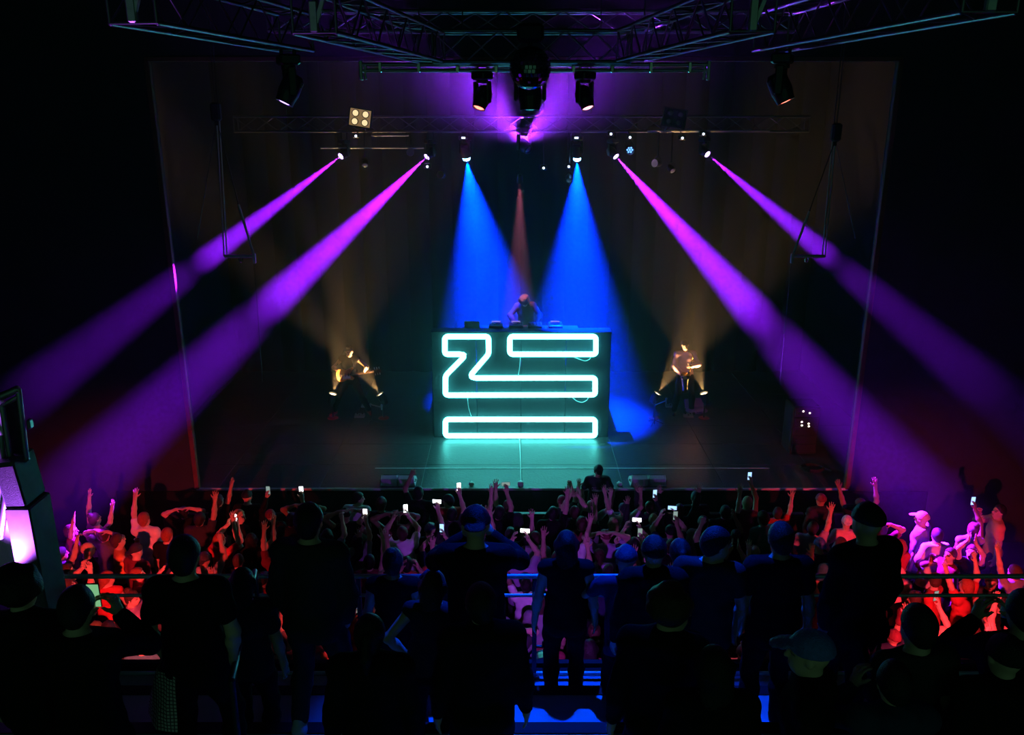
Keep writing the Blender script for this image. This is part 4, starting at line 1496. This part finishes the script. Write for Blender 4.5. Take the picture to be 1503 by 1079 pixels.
def person(x, y, z, ps, label, rotz=0., top=('tee', 'black'), bottom=('long', 'charcoal'), hair=('short', 'black'), skin=0, height=1.75, mirror=False,
           shoes=False, shoe_col=(.03, .03, .03), group=None, capcol=None, shirt_mat=None):
    s = height / 1.75
    o = bpy.data.objects.new('person', pmesh(ps, 'body'))
    COL.objects.link(o)
    o.location = (x, y, z)
    o.rotation_euler = (0, 0, rotz)
    o.scale = (-s if mirror else s, s, s)
    o.color = (*SKINS[skin], 1)
    tag(o, label, 'person', group)
    sh_ = part('shirt' if top[0] in ('tee', 'tank', 'jersey') else top[0], pmesh(ps, 'top', top[0]), None, o, color=CLOTHES[top[1]])
    part('trousers' if bottom[0] != 'shorts' else 'shorts', pmesh(ps, 'bottoms', bottom[0]), None, o, color=CLOTHES[bottom[1]])
    if hair[0] != 'bald':
        hm = hair[0] in ('cap', 'capback', 'beanie')
        part('hat' if hm else 'hair', pmesh(ps, 'hair', hair[0]), None, o, color=CLOTHES[hair[1]] if hm else HAIRS[hair[1]])
    if shoes:
        for k in (0, 1):
            part('shoe', pmesh(ps, 'shoe', k), None, o, color=shoe_col)
    return o


PHONE_GLASS = {'white': (lens_mat('phone_white', (.9, .95, 1.0), 4.5)), 'blue': lens_mat('phone_blue', (.35, .6, 1.0), 1.6), 'dim': lens_mat('phone_dim', (.5, .7, .65), .45),
               'green': lens_mat('phone_green', (.35, .85, .4), .55)}
_PH = {}


def phone(loc, rotz, label, screen='white', tilt=0., k=1.0, land=False):
    if not _PH:
        _PH['case'] = MB().box((0, 0, 0), (.076, .010, .155), bev=.004).mesh('case')
        _PH['case'].materials.append(FIX)
        _PH['screen'] = MB().box((0, -.0058, 0), (.068, .002, .145)).mesh('screen')
        _PH['lens'] = MB().lathe([(.008, 0), (.007, .003), (0, .003)], 8, Matrix.Translation((.022, .0045, .06)) @ Matrix.Rotation(R(-90), 4, 'X')).mesh('camera_lens')
        _PH['lens'].materials.append(CHROME)
    t = thing('phone', label, 'phone', loc, group='phones held up by the crowd')
    t.rotation_euler = (R(tilt), R(90) if land else 0, rotz)
    t.scale = (k, k, k)
    part('case', _PH['case'], None, t)
    sm = _PH['screen'].copy()
    sm.materials.append(PHONE_GLASS[screen])
    part('screen', sm, None, t)
    part('camera_lens', _PH['lens'], None, t)
    return t


def grip(o, ps, side=1):
    """world position of a person's hand"""
    g = pose(ps).grip[side]
    v = Vector((g[0] * o.scale.x, g[1] * o.scale.y, g[2] * o.scale.z))
    v.rotate(o.rotation_euler)
    return o.location + v

# ------------------------------------------------------------------ performers
q = P(773, 433, d=DS + 1.22)
ZR = ST + 1.40
djh = 1.78
person(q.x, DS + 1.28, ZR, 'dj', 'disc jockey in black with bushy hair bending over the decks', R(180), ('hoodie', 'black'), ('long', 'black'), ('afro', 'black'), 2, djh, shoes=True)
t = thing('headphones', 'dark headphones around the neck of the disc jockey', 'headphones', (0, 0, 0))
pj = pose('dj')
hp = bpy.data.objects[[o.name for o in bpy.data.objects if o.name.startswith('person')][-1]]
t.parent = None
pts = [pj.neck + pj.B @ V3(.085 * math.cos(a), .02 + .085 * math.sin(a), .03) for a in [R(200 + 14 * k) for k in range(11)]]
k_ = djh / 1.75
wp = [Vector((hp.location.x - p[0] * k_, hp.location.y - p[1] * k_, ZR + p[2] * k_)) for p in pts]
t.location = wp[5]
part('band', MB().tube([p - wp[5] for p in wp], .012, 6), RUBBER, t)
for p in (wp[0], wp[-1]):
    part('ear_cup', MB().lathe([(0, -.02), (.035, -.02), (.035, .02), (0, .02)], 14, Matrix.Translation(p - wp[5])), FIX, t)

q = P(517, 607, z=ST)
gp = person(q.x, q.y, ST, 'guitar', 'guitarist in black sleeveless top standing astride between warm uplights', R(180), ('tank', 'black'), ('long', 'black'), ('quiff', 'black'), 1, 1.84, shoes=True, shoe_col=(.45, .05, .05))
g = thing('electric_guitar', 'amber bodied electric guitar held by the guitarist', 'guitar', gp.location + Vector((-.03, -.26, 1.08)))
# neck runs along local +X (towards the left hand), face looks at -Y
g.rotation_euler = (0, R(-7), R(2))
outl = [(-.24, -.02), (-.23, .09), (-.17, .16), (-.08, .15), (.0, .115), (.08, .14), (.16, .17), (.19, .13), (.13, .07), (.10, .03), (.10, -.03), (.13, -.07), (.17, -.11), (.13, -.15),
        (.06, -.135), (0, -.115), (-.08, -.155), (-.17, -.165), (-.23, -.1)]
gb = part('body', MB().prism(outl, -.022, .022, ((1, 0, 0), (0, 0, 1), (0, 1, 0))), WOOD, g)
part('pickguard', MB().prism([(-.1, -.11), (0, -.09), (.09, -.1), (.08, -.02), (-.02, -.01), (-.1, -.03)], -.026, -.0225, ((1, 0, 0), (0, 0, 1), (0, 1, 0))), TAPE, gb)
for x in (-.1, -.03, .05):
    part('pickup', MB().box((x, -.028, .0), (.022, .012, .08), bev=.004), FIX, gb)
part('bridge', MB().box((-.155, -.03, 0), (.03, .016, .085), bev=.004), CHROME, gb)
for x, z in ((-.13, -.1), (-.17, -.11)):
    part('control_knob', MB().cyl((x, -.045, z), (x, -.022, z), .013), CHROME, gb)
nk = part('neck', MB().box((.36, -.02, 0), (.56, .03, .05), bev=.008), NECKW, g)
for i in range(14):
    part('fret', MB().box((.12 + .56 * (1 - .94 ** (i * 1.3)) * 1.25, -.036, 0), (.003, .003, .046)), CHROME, nk)
hs = part('headstock', MB().prism([(.63, -.03), (.66, -.045), (.83, -.04), (.84, .02), (.8, .045), (.66, .045), (.63, .03)], -.03, -.014, ((1, 0, 0), (0, 0, 1), (0, 1, 0))), NECKW, g)
for i in range(3):
    for s in (-1, 1):
        part('tuning_peg', MB().cyl((.685 + .055 * i, -.022, s * .04), (.685 + .055 * i, -.022, s * .075), .007).box((.685 + .055 * i, -.022, s * .085), (.024, .014, .026), bev=.006), TAPE, hs)
for i in range(6):
    rod('string', (-.155, -.042, -.02 + .008 * i), (.66, -.042, -.017 + .0068 * i), .0012, CHROME, g, 4)
part('strap', MB().tube([(-.24, .02, .0), (-.2, .2, .25), (-.02, .34, .52), (.1, .3, .5), (.19, .04, .16)], .016, 6), RUBBER, g)

q = P(1002, 606, z=ST)
sx_ = person(q.x, q.y, ST, 'sax', 'saxophonist in pale open shirt and dark cap between warm uplights', R(180), ('jacket', 'pink'), ('long', 'black'), ('cap', 'black'), 0, 1.86, shoes=True)
s_ = thing('saxophone', 'brass saxophone played by the saxophonist', 'saxophone', sx_.location + Vector((-.02, -.24, .0)))
body_pts, body_r = [], []
for i in range(13):
    u = i / 12
    body_pts.append((.10 - .16 * u, -.10 - .06 * u, 1.48 - .66 * u))
    body_r.append(.012 + .028 * u)
c0 = Vector(body_pts[-1])
for i in range(1, 9):
    a = math.pi * i / 8
    body_pts.append((c0.x - .02 * i / 8, c0.y - .075 + .075 * math.cos(a), c0.z - .085 * math.sin(a)))
    body_r.append(.041 + .003 * i)
c1 = Vector(body_pts[-1])
for i in range(1, 7):
    u = i / 6
    body_pts.append((c1.x - .03 * u, c1.y - .09 * u * u, c1.z + .34 * u))
    body_r.append(.066 + .035 * u ** 2.2 + .012 * u)
part('body_tube', MB().tube(body_pts, body_r, 14), BRASS, s_, smooth=True)
nkp = [(.10, -.10, 1.48), (.105, -.085, 1.56), (.08, -.04, 1.60), (.05, .02, 1.60)]
part('neck_pipe', MB().tube(nkp, [.012, .011, .010, .009], 10), BRASS, s_, smooth=True)
part('mouthpiece', MB().tube([(.05, .02, 1.60), (.03, .09, 1.605)], [.013, .008], 10), RUBBER, s_)
for i in range(9):
    p = Vector(body_pts[2 + i])
    part('key', MB().lathe([(0, -.006), (.02, -.006), (.022, .0), (.014, .008), (0, .008)], 10, Matrix.Translation(p + Vector((.0, -body_r[2 + i] - .012, 0))) @ Matrix.Rotation(R(90), 4, 'X')), BRASS, s_)
rod('key_rod', Vector(body_pts[1]) + Vector((.03, -.03, 0)), Vector(body_pts[11]) + Vector((.04, -.03, 0)), .005, BRASS, s_, 6)

# guard before the stage
q = P(878, 681, d=15.0)
tag(part('step_platform', MB().box((q.x, 15.02, .075), (.7, .3, .15), bev=.01), BLACK), 'low black step the security guard stands on', 'step')
gd = person(q.x, 15.0, .15, 'guard', 'security guard in dark shirt and cap facing the crowd before the stage', R(180), ('tee', 'charcoal'), ('long', 'black'), ('cap', 'black'), 2, q.z - .15 - .01)
pg = pose('guard')
ck = gd.scale.x
cp = pg.chest
mb = MB()
n_ = 8
for r_ in range(2):
    for i in range(n_):
        xx = -.12 + .24 * i / (n_ - 1)
        mb.v.append((xx, cp[1] + .131 - 2.6 * xx * xx, cp[2] + .03 - .08 * r_))
mb.f += [(i, i + 1, n_ + i + 1, n_ + i) for i in range(n_ - 1)]
part('chest_print', mb, mat('pale_chest_print', (.45, .4, .45), .8), gd)

# ------------------------------------------------------------------ the crowd
PHRASE = {'standing': 'standing arms down', 'right_up': 'waving one arm overhead', 'left_up': 'reaching one arm up', 'both_up': 'with both arms up',
          'filming_high': 'filming overhead', 'filming_one': 'phone held high', 'hands_on_head': 'hands on head', 'folded': 'with arms folded',
          'clapping': 'clapping overhead', 'fist_pump': 'pumping a fist', 'dancing': 'dancing', 'drinking': 'raising a drink', 'rail_lean': 'leaning forward',
          'hand_on_hip': 'hand on hip', 'pockets': 'hands in pockets', 'phone_chest': 'looking at a phone', 'turned': 'looking aside', 'arm_point': 'pointing forward',
          'wide_stance': 'standing legs apart'}
GARM = {'tee': 'tee', 'hoodie': 'hoodie', 'tank': 'tank top', 'jersey': 'loose jersey', 'jacket': 'jacket'}
HAIRW = {'short': '%s short hair', 'long': 'long %s hair', 'bun': '%s hair bun', 'ponytail': '%s ponytail', 'afro': 'bushy %s hair', 'quiff': '%s quiff', 'bald': 'shaved head',
         'cap': '%s cap', 'capback': 'backward %s cap', 'beanie': '%s beanie'}


def describe(top, hair, ps, where):
    hw = HAIRW[hair[0]]
    hw = hw % hair[1] if '%' in hw else hw
    return 'person in %s %s, %s, %s, %s' % (top[1], GARM[top[0]], hw, PHRASE[ps], where)


placed = []


def clear_of(q, others, gap):
    """nudge a standing spot until nobody else stands within the gap"""
    for _ in range(30):
        hit = [(a, b) for a, b in others if (q.x - a) ** 2 + (q.y - b) ** 2 < gap * gap]
        if not hit:
            break
        a, b = hit[0]
        v = Vector((q.x - a + 1e-3, q.y - b, 0))
        q = Vector((a, b, q.z)) + v.normalized() * (gap + .01)
    return q


def zone(x):
    return 'tower end of pit' if x < -3.2 else 'rack end of pit' if x > 3.4 else 'mid pit'


def pit(px, py, ps, top=('tee', 'black'), hair=('short', 'black'), skin=0, rot=0., height=1.75, mirror=False, bottom=('long', 'charcoal'), label=None, ph=None, side=1):
    h_ = height * (1.012 if hair[0] != 'bald' else 1.0)
    q = clear_of(P(px, py, z=h_), placed, .42)
    placed.append((q.x, q.y))
    o = person(q.x, q.y, 0, ps, label or describe(top, hair, ps, zone(q.x)), R(rot), top, bottom, hair, skin, height, mirror, group='crowd on the pit floor')
    if ph:
        g_ = grip(o, ps, side)
        phone(g_ + Vector((0, .03 if side else 0, .05)), R(rot) + R(random.uniform(-10, 10)), ph[1], ph[0], R(0), 1.0, ph[2] if len(ph) > 2 else False)
    return o


# tower side, in the red light
pit(100, 768, 'right_up', ('tee', 'burgundy'), ('short', 'brown'), 0, -70, 1.7)
pit(138, 752, 'both_up', ('tank', 'pink'), ('bun', 'brown'), 4, -30, 1.68)
pit(80, 803, 'fist_pump', ('tee', 'grey'), ('short', 'black'), 1, -40, 1.72)
pit(93, 826, 'hand_on_hip', ('tank', 'orange'), ('long', 'brown'), 0, -50, 1.66)
pit(114, 803, 'standing', ('tee', 'black'), ('bald', 'black'), 1, -45, 1.8, label='person with shaved head in black tee, looking across the pit, tower end')
pit(172, 783, 'drinking', ('tank', 'orange'), ('short', 'brown'), 0, -65, 1.75)
pit(211, 753, 'left_up', ('tee', 'white'), ('short', 'red'), 0, -10, 1.82, label='person in white tee seen from behind, short red hair, one arm up, tower end')
pit(198, 829, 'arm_point', ('tee', 'red'), ('short', 'red'), 4, -60, 1.68)
pit(190, 866, 'folded', ('tank', 'lilac'), ('bun', 'brown'), 4, -95, 1.68)
pit(152, 838, 'turned', ('tank', 'red'), ('long', 'red'), 0, 20, 1.7)
pit(243, 775, 'standing', ('tee', 'black'), ('short', 'red'), 0, -10, 1.78)
pit(287, 752, 'right_up', ('tee', 'charcoal'), ('short', 'black'), 2, 0, 1.8)
pit(321, 782, 'filming_high', ('tee', 'red'), ('short', 'red'), 0, -30, 1.72, ph=('white', 'glowing phone held up by the person in red tee, tower end'))
pit(368, 782, 'both_up', ('tank', 'black'), ('long', 'black'), 0, 0, 1.7)
pit(405, 800, 'left_up', ('tee', 'burgundy'), ('short', 'black'), 0, -5, 1.7)
pit(384, 838, 'dancing', ('tank', 'red'), ('ponytail', 'brown'), 0, -30, 1.66)
pit(333, 846, 'turned', ('tee', 'burgundy'), ('short', 'brown'), 0, 40, 1.74)
pit(424, 752, 'filming_one', ('tee', 'charcoal'), ('short', 'black'), 1, 0, 1.82, ph=('white', 'bright white phone raised highest above the crowd before the guitarist'))
# middle
pit(590, 772, 'filming_high', ('tee', 'white'), ('short', 'brown'), 0, 10, 1.8, label='person in white tee lit violet, filming overhead, mid pit', ph=('white', 'white glowing phone of the person in white tee, mid pit'))
pit(520, 785, 'filming_one', ('tee', 'grey'), ('short', 'black'), 0, 0, 1.7, ph=('white', 'small bright phone held by the person in grey tee'))
pit(627, 768, 'filming_one', ('tee', 'charcoal'), ('cap', 'navy'), 0, 0, 1.75, ph=('white', 'bright phone raised by the person in navy cap', True))
pit(640, 800, 'filming_high', ('tee', 'navy'), ('long', 'brown'), 0, 0, 1.66, ph=('blue', 'bluish phone held by the person with long brown hair in navy tee'))
pit(668, 788, 'standing', ('tee', 'black'), ('short', 'blond'), 0, 0, 1.76)
pit(660, 745, 'filming_one', ('tee', 'charcoal'), ('short', 'black'), 0, 0, 1.76, ph=('white', 'phone raised in front of the stage lip by a person in charcoal tee'))
pit(686, 742, 'right_up', ('tee', 'black'), ('short', 'brown'), 0, 0, 1.76)
pit(706, 738, 'filming_one', ('tee', 'black'), ('short', 'black'), 1, 0, 1.82, ph=('dim', 'dim phone held up against the teal lit stage deck', True))
pit(741, 740, 'left_up', ('tee', 'charcoal'), ('short', 'brown'), 1, 0, 1.74)
pit(749, 775, 'both_up', ('tee', 'black'), ('cap', 'charcoal'), 0, 0, 1.74)
pit(769, 778, 'standing', ('tee', 'grey'), ('short', 'brown'), 0, 0, 1.74)
pit(764, 806, 'filming_high', ('tee', 'lilac'), ('short', 'black'), 0, 0, 1.78, ph=('white', 'white phone screen held level by the person in lilac tee', True))
pit(808, 744, 'right_up', ('tee', 'black'), ('short', 'black'), 0, 0, 1.76)
pit(838, 742, 'clapping', ('tee', 'charcoal'), ('short', 'brown'), 0, 0, 1.76)
pit(715, 815, 'phone_chest', ('tee', 'navy'), ('short', 'brown'), 0, 0, 1.74, ph=('white', 'bright camera screen held by the person in navy tee, mid pit', True))
pit(890, 778, 'hands_on_head', ('tee', 'lilac'), ('cap', 'burgundy'), 0, 0, 1.74)
pit(880, 806, 'standing', ('tee', 'lilac'), ('ponytail', 'brown'), 0, 0, 1.68)
pit(932, 788, 'filming_high', ('tee', 'charcoal'), ('short', 'black'), 0, 0, 1.72, ph=('white', 'bright phone held before the person in charcoal tee on the rack side of mid pit', True))
pit(985, 770, 'filming_high', ('tee', 'navy'), ('beanie', 'black'), 0, 0, 1.76, ph=('blue', 'phone with pale blue picture held by the person in black beanie', True))
# rack side, in the red light
pit(1062, 742, 'right_up', ('tee', 'black'), ('short', 'black'), 1, 0, 1.8)
pit(1190, 765, 'right_up', ('tee', 'lilac'), ('short', 'black'), 0, -20, 1.76)
pit(1205, 790, 'standing', ('tee', 'navy'), ('capback', 'blue'), 0, 0, 1.74)
pit(1241, 757, 'hand_on_hip', ('tee', 'pink'), ('capback', 'white'), 0, 0, 1.7)
pit(1231, 790, 'standing', ('tee', 'pink'), ('long', 'brown'), 0, 20, 1.68)
pit(1357, 751, 'standing', ('jersey', 'grey'), ('cap', 'pink'), 0, 50, 1.8)
pit(1375, 776, 'hand_on_hip', ('jersey', 'white'), ('short', 'black'), 0, 10, 1.78, label='person in long white jersey lit pink, seen from behind, rack end')
pit(1322, 792, 'turned', ('tee', 'red'), ('long', 'red'), 0, 40, 1.72)
pit(1321, 832, 'standing', ('tee', 'pink'), ('beanie', 'pink'), 0, 20, 1.76)
pit(1396, 804, 'drinking', ('tank', 'burgundy'), ('short', 'brown'), 0, 100, 1.7)
pit(1428, 800, 'clapping', ('tank', 'black'), ('short', 'brown'), 0, 140, 1.64)
pit(1468, 740, 'drinking', ('tee', 'orange'), ('short', 'black'), 1, 78, 1.82, label='person in orange tee in profile with a hand raised to the mouth')
pit(1420, 848, 'both_up', ('tee', 'red'), ('long', 'red'), 0, 30, 1.68)
pit(1378, 842, 'turned', ('tee', 'red'), ('short', 'brown'), 0, 60, 1.7)
pit(1452, 842, 'folded', ('tank', 'charcoal'), ('short', 'brown'), 2, 160, 1.7)
pit(1345, 868, 'standing', ('tee', 'burgundy'), ('bun', 'brown'), 0, 10, 1.66)
pit(1290, 845, 'dancing', ('tank', 'red'), ('long', 'brown'), 0, 20, 1.64)

CUPM = mat('red_plastic_cup', (.6, .12, .1), .35)
for o in [o for o in bpy.data.objects if o.name.startswith('person') and o.get('group') == 'crowd on the pit floor' and o.data == _MESH.get(('drinking', 'body', None))]:
    g_ = grip(o, 'drinking', 1)
    t = thing('plastic_cup', ('red plastic cup held by the ' + o['label'].split(',')[0]).replace('person in orange tee in profile with a hand raised to the mouth', 'person in orange tee'), 'cup', g_ + Vector((0, 0, -.02)), group='cups held in the pit')
    part('cup_wall', MB().lathe([(.0, 0), (.028, 0), (.042, .11), (.044, .112), (.04, .11), (.027, .006), (0, .006)], 14), CUPM, t, smooth=True)
    part('rim', MB().tube([(.043 * math.cos(a), .043 * math.sin(a), .112) for a in [k * math.pi / 7 for k in range(14)]], .003, 5, True), TAPE, t)

# the rest of the crowd, spread over the floor without standing inside one another
rng = random.Random(5)
pose_pool = ['standing'] * 4 + ['right_up'] * 4 + ['left_up'] * 4 + ['both_up'] * 4 + ['filming_high'] * 3 + ['filming_one'] * 3 + ['hands_on_head', 'clapping', 'clapping', 'fist_pump', 'fist_pump', 'dancing',
             'drinking', 'hand_on_hip', 'turned', 'turned', 'arm_point', 'pockets']
top_pool = [('tee', 'black')] * 5 + [('tee', 'charcoal')] * 3 + [('tee', 'navy'), ('tee', 'grey'), ('tee', 'burgundy'), ('tee', 'olive'), ('tank', 'black'), ('tank', 'burgundy'), ('hoodie', 'charcoal'),
            ('hoodie', 'black'), ('tee', 'white'), ('tee', 'red'), ('tank', 'lilac'), ('tee', 'teal'), ('jacket', 'navy')]
hair_pool = [('short', 'black')] * 4 + [('short', 'brown')] * 3 + [('long', 'brown'), ('long', 'black'), ('long', 'blond'), ('bun', 'brown'), ('ponytail', 'brown'), ('cap', 'black'), ('capback', 'charcoal'), ('bald', 'black'), ('beanie', 'burgundy'), ('short', 'blond')]
nph = 0
tries = 0
count = 0
while tries < 5000 and count < 150:
    tries += 1
    y = 9.4 + (14.0 - 9.4) * rng.random()
    x = rng.uniform(-7.4, 7.6)
    if abs(x) > 6.4 and y > 13.2:
        continue
    if any((x - a) ** 2 + ((y - b)) ** 2 < .52 ** 2 for a, b in placed):
        continue
    placed.append((x, y))
    ps = rng.choice(pose_pool)
    if y < 10.6 and ps in ('both_up', 'filming_high', 'clapping'):
        ps = 'standing'
    top, hair = rng.choice(top_pool), rng.choice(hair_pool)
    rz = rng.gauss(0, 14) + (-12 if x < -4 else 12 if x > 4 else 0)
    o = person(x, y, 0, ps, describe(top, hair, ps, zone(x)), R(rz), top, ('long', rng.choice(['charcoal', 'navy', 'black'])), hair, rng.randrange(5), rng.uniform(1.6, 1.84), rng.random() < .4, group='crowd on the pit floor')
    count += 1
    if ps in ('filming_high', 'filming_one') and nph < 14:
        nph += 1
        g_ = grip(o, ps, 1)
        dx = -.1 if ps == 'filming_high' else 0
        phone(g_ + Vector((dx * (1 if o.scale.x > 0 else -1), .03, .05)), R(rz), 'phone held up by %s' % o['label'].replace('person in ', 'a person in ', 1).split(',')[0] + ', ' + zone(x), rng.choice(['dim', 'dim', 'dim', 'blue']), 0, 1.0, ps == 'filming_high')

# ------------------------------------------------------------------ onlookers on the mezzanine
on_mezz = []


def mez(px, py, lvl, ps, height, label, top=('tee', 'black'), hair=('short', 'black'), skin=0, rot=0., mirror=False, bottom=('long', 'black'), shoe_col=(.03, .03, .03)):
    q = clear_of(P(px, py, z=lvl + height * (1.012 if hair[0] != 'bald' else 1)), on_mezz, .40)
    on_mezz.append((q.x, q.y))
    return person(q.x, q.y, lvl, ps, label, R(rot), top, bottom, hair, skin, height, mirror, shoes=True, shoe_col=shoe_col, group='onlookers on the mezzanine')


mez(20, 838, M3, 'standing', 1.76, 'onlooker with big dark hair before the purple tower fabric', hair=('afro', 'black'), top=('hoodie', 'black'))
b_ = mez(92, 862, M3, 'phone_chest', 1.74, 'broad onlooker in black jacket filming beside the loudspeaker', top=('jacket', 'black'))
phone(grip(b_, 'phone_chest', 1) + Vector((-.10, .02, .03)), 0, 'phone with green glowing screen held by the onlooker beside the loudspeaker', 'green')
c_ = mez(264, 785, M3, 'pockets', 1.80, 'tall onlooker in black with plaid shirt tied at the waist', top=('tee', 'black'))
PL = plaid_mat()
mb = MB()
for r_ in range(5):
    for i in range(9):
        a = R(150 + 14 * i)
        rr = .17 + .02 * r_ + .012 * math.sin(i * 1.7 + r_)
        mb.v.append((-.03 + 1.12 * rr * math.cos(a), .0 + rr * .92 * math.sin(a), .93 - .085 * r_))
mb.f += [(r_ * 9 + i, r_ * 9 + i + 1, r_ * 9 + 10 + i, r_ * 9 + 9 + i) for r_ in range(4) for i in range(8)]
part('tied_shirt', mb, PL, c_, 'plaid shirt tied around the waist', smooth=True)
mez(352, 835, M2, 'standing', 1.56, 'short onlooker in dark tee beside the stair handrail', hair=('long', 'black'), top=('tee', 'charcoal'))
mez(449, 737, M3, 'pockets', 1.78, 'tall onlooker in charcoal jacket standing apart near the stair handrail', top=('jacket', 'charcoal'), bottom=('long', 'charcoal'), rot=-8, shoe_col=(.5, .5, .55))
mez(575, 806, M1, 'standing', 1.62, 'onlooker with hair bun at the guard rail', hair=('bun', 'brown'), top=('tank', 'black'))
mez(626, 838, M2, 'hand_on_hip', 1.58, 'onlooker with long brown hair one step behind the rail', hair=('long', 'brown'), top=('tank', 'charcoal'))
mez(690, 743, M3, 'phone_chest', 1.78, 'tall onlooker in black cap filming above the others', top=('jacket', 'black'), hair=('capback', 'black'))
mez(662, 792, M1, 'rail_lean', 1.66, 'onlooker with blue lit blond hair leaning on the guard rail', hair=('short', 'blond'), top=('tee', 'navy'))
mez(706, 858, M3, 'standing', 1.70, 'broad onlooker in black hoodie with blue rim light', top=('hoodie', 'black'), rot=6)
mez(832, 780, M1, 'standing', 1.68, 'slim onlooker with long black hair at the guard rail', hair=('long', 'black'), top=('tank', 'black'))
mez(922, 802, M1, 'rail_lean', 1.66, 'onlooker in navy tee bent over the guard rail', hair=('cap', 'navy'), top=('tee', 'navy'))
mez(962, 788, M2, 'standing', 1.70, 'onlooker in black beanie behind the one bent over the rail', hair=('beanie', 'black'), top=('hoodie', 'black'))
mez(1046, 772, M2, 'turned', 1.76, 'onlooker in dark tee glancing aside near the rail', top=('tee', 'charcoal'))
mez(1000, 792, M1, 'standing', 1.66, 'onlooker with ponytail squeezed in at the rail', hair=('ponytail', 'black'), top=('tee', 'black'))
mez(978, 866, M3, 'turned', 1.72, 'onlooker with violet rim light on curly hair', hair=('afro', 'brown'), top=('hoodie', 'black'))
mez(1150, 767, M2, 'standing', 1.77, 'tall onlooker with blue lit short hair apart from the group', top=('tee', 'black'), hair=('short', 'brown'))
mez(1281, 737, M3, 'pockets', 1.80, 'tallest onlooker in peaked black cap near the rack side handrail', top=('jacket', 'black'), hair=('cap', 'black'), rot=20)
mez(1356, 890, M3, 'standing', 1.72, 'onlooker with short hair and bare neck looking at the red lit crowd', top=('tee', 'charcoal'), hair=('short', 'black'), rot=10)
mez(1200, 926, M3, 'standing', 1.74, 'onlooker in blue cap turned sideways', top=('hoodie', 'black'), hair=('cap', 'blue'), rot=72)
mez(1052, 952, M3, 'standing', 1.66, 'onlooker with long black hair in front of the blue step', hair=('long', 'black'), top=('tee', 'black'))
mez(540, 905, M3, 'standing', 1.62, 'onlooker with dark ponytail near the tall charcoal jacket', hair=('ponytail', 'black'), top=('hoodie', 'black'))
mez(1440, 925, M3, 'standing', 1.66, 'onlooker in black hoodie beside the person with the green phone', top=('hoodie', 'black'), hair=('beanie', 'black'))
e_ = mez(1496, 905, M3, 'phone_chest', 1.72, 'onlooker holding a green screened phone at the mezzanine end', top=('jacket', 'black'))
phone(P(1489, 968, d=e_.location.y + .28), R(8), 'phone with pale green screen at the mezzanine end away from the tower', 'green')
f_ = mez(1292, 960, M3, 'phone_chest', 1.60, 'short onlooker checking a small bright phone', top=('hoodie', 'navy'))
phone(P(1296, 985, d=f_.location.y + .3), 0, 'small bright phone checked by the short onlooker', 'white', 0, .5, True)
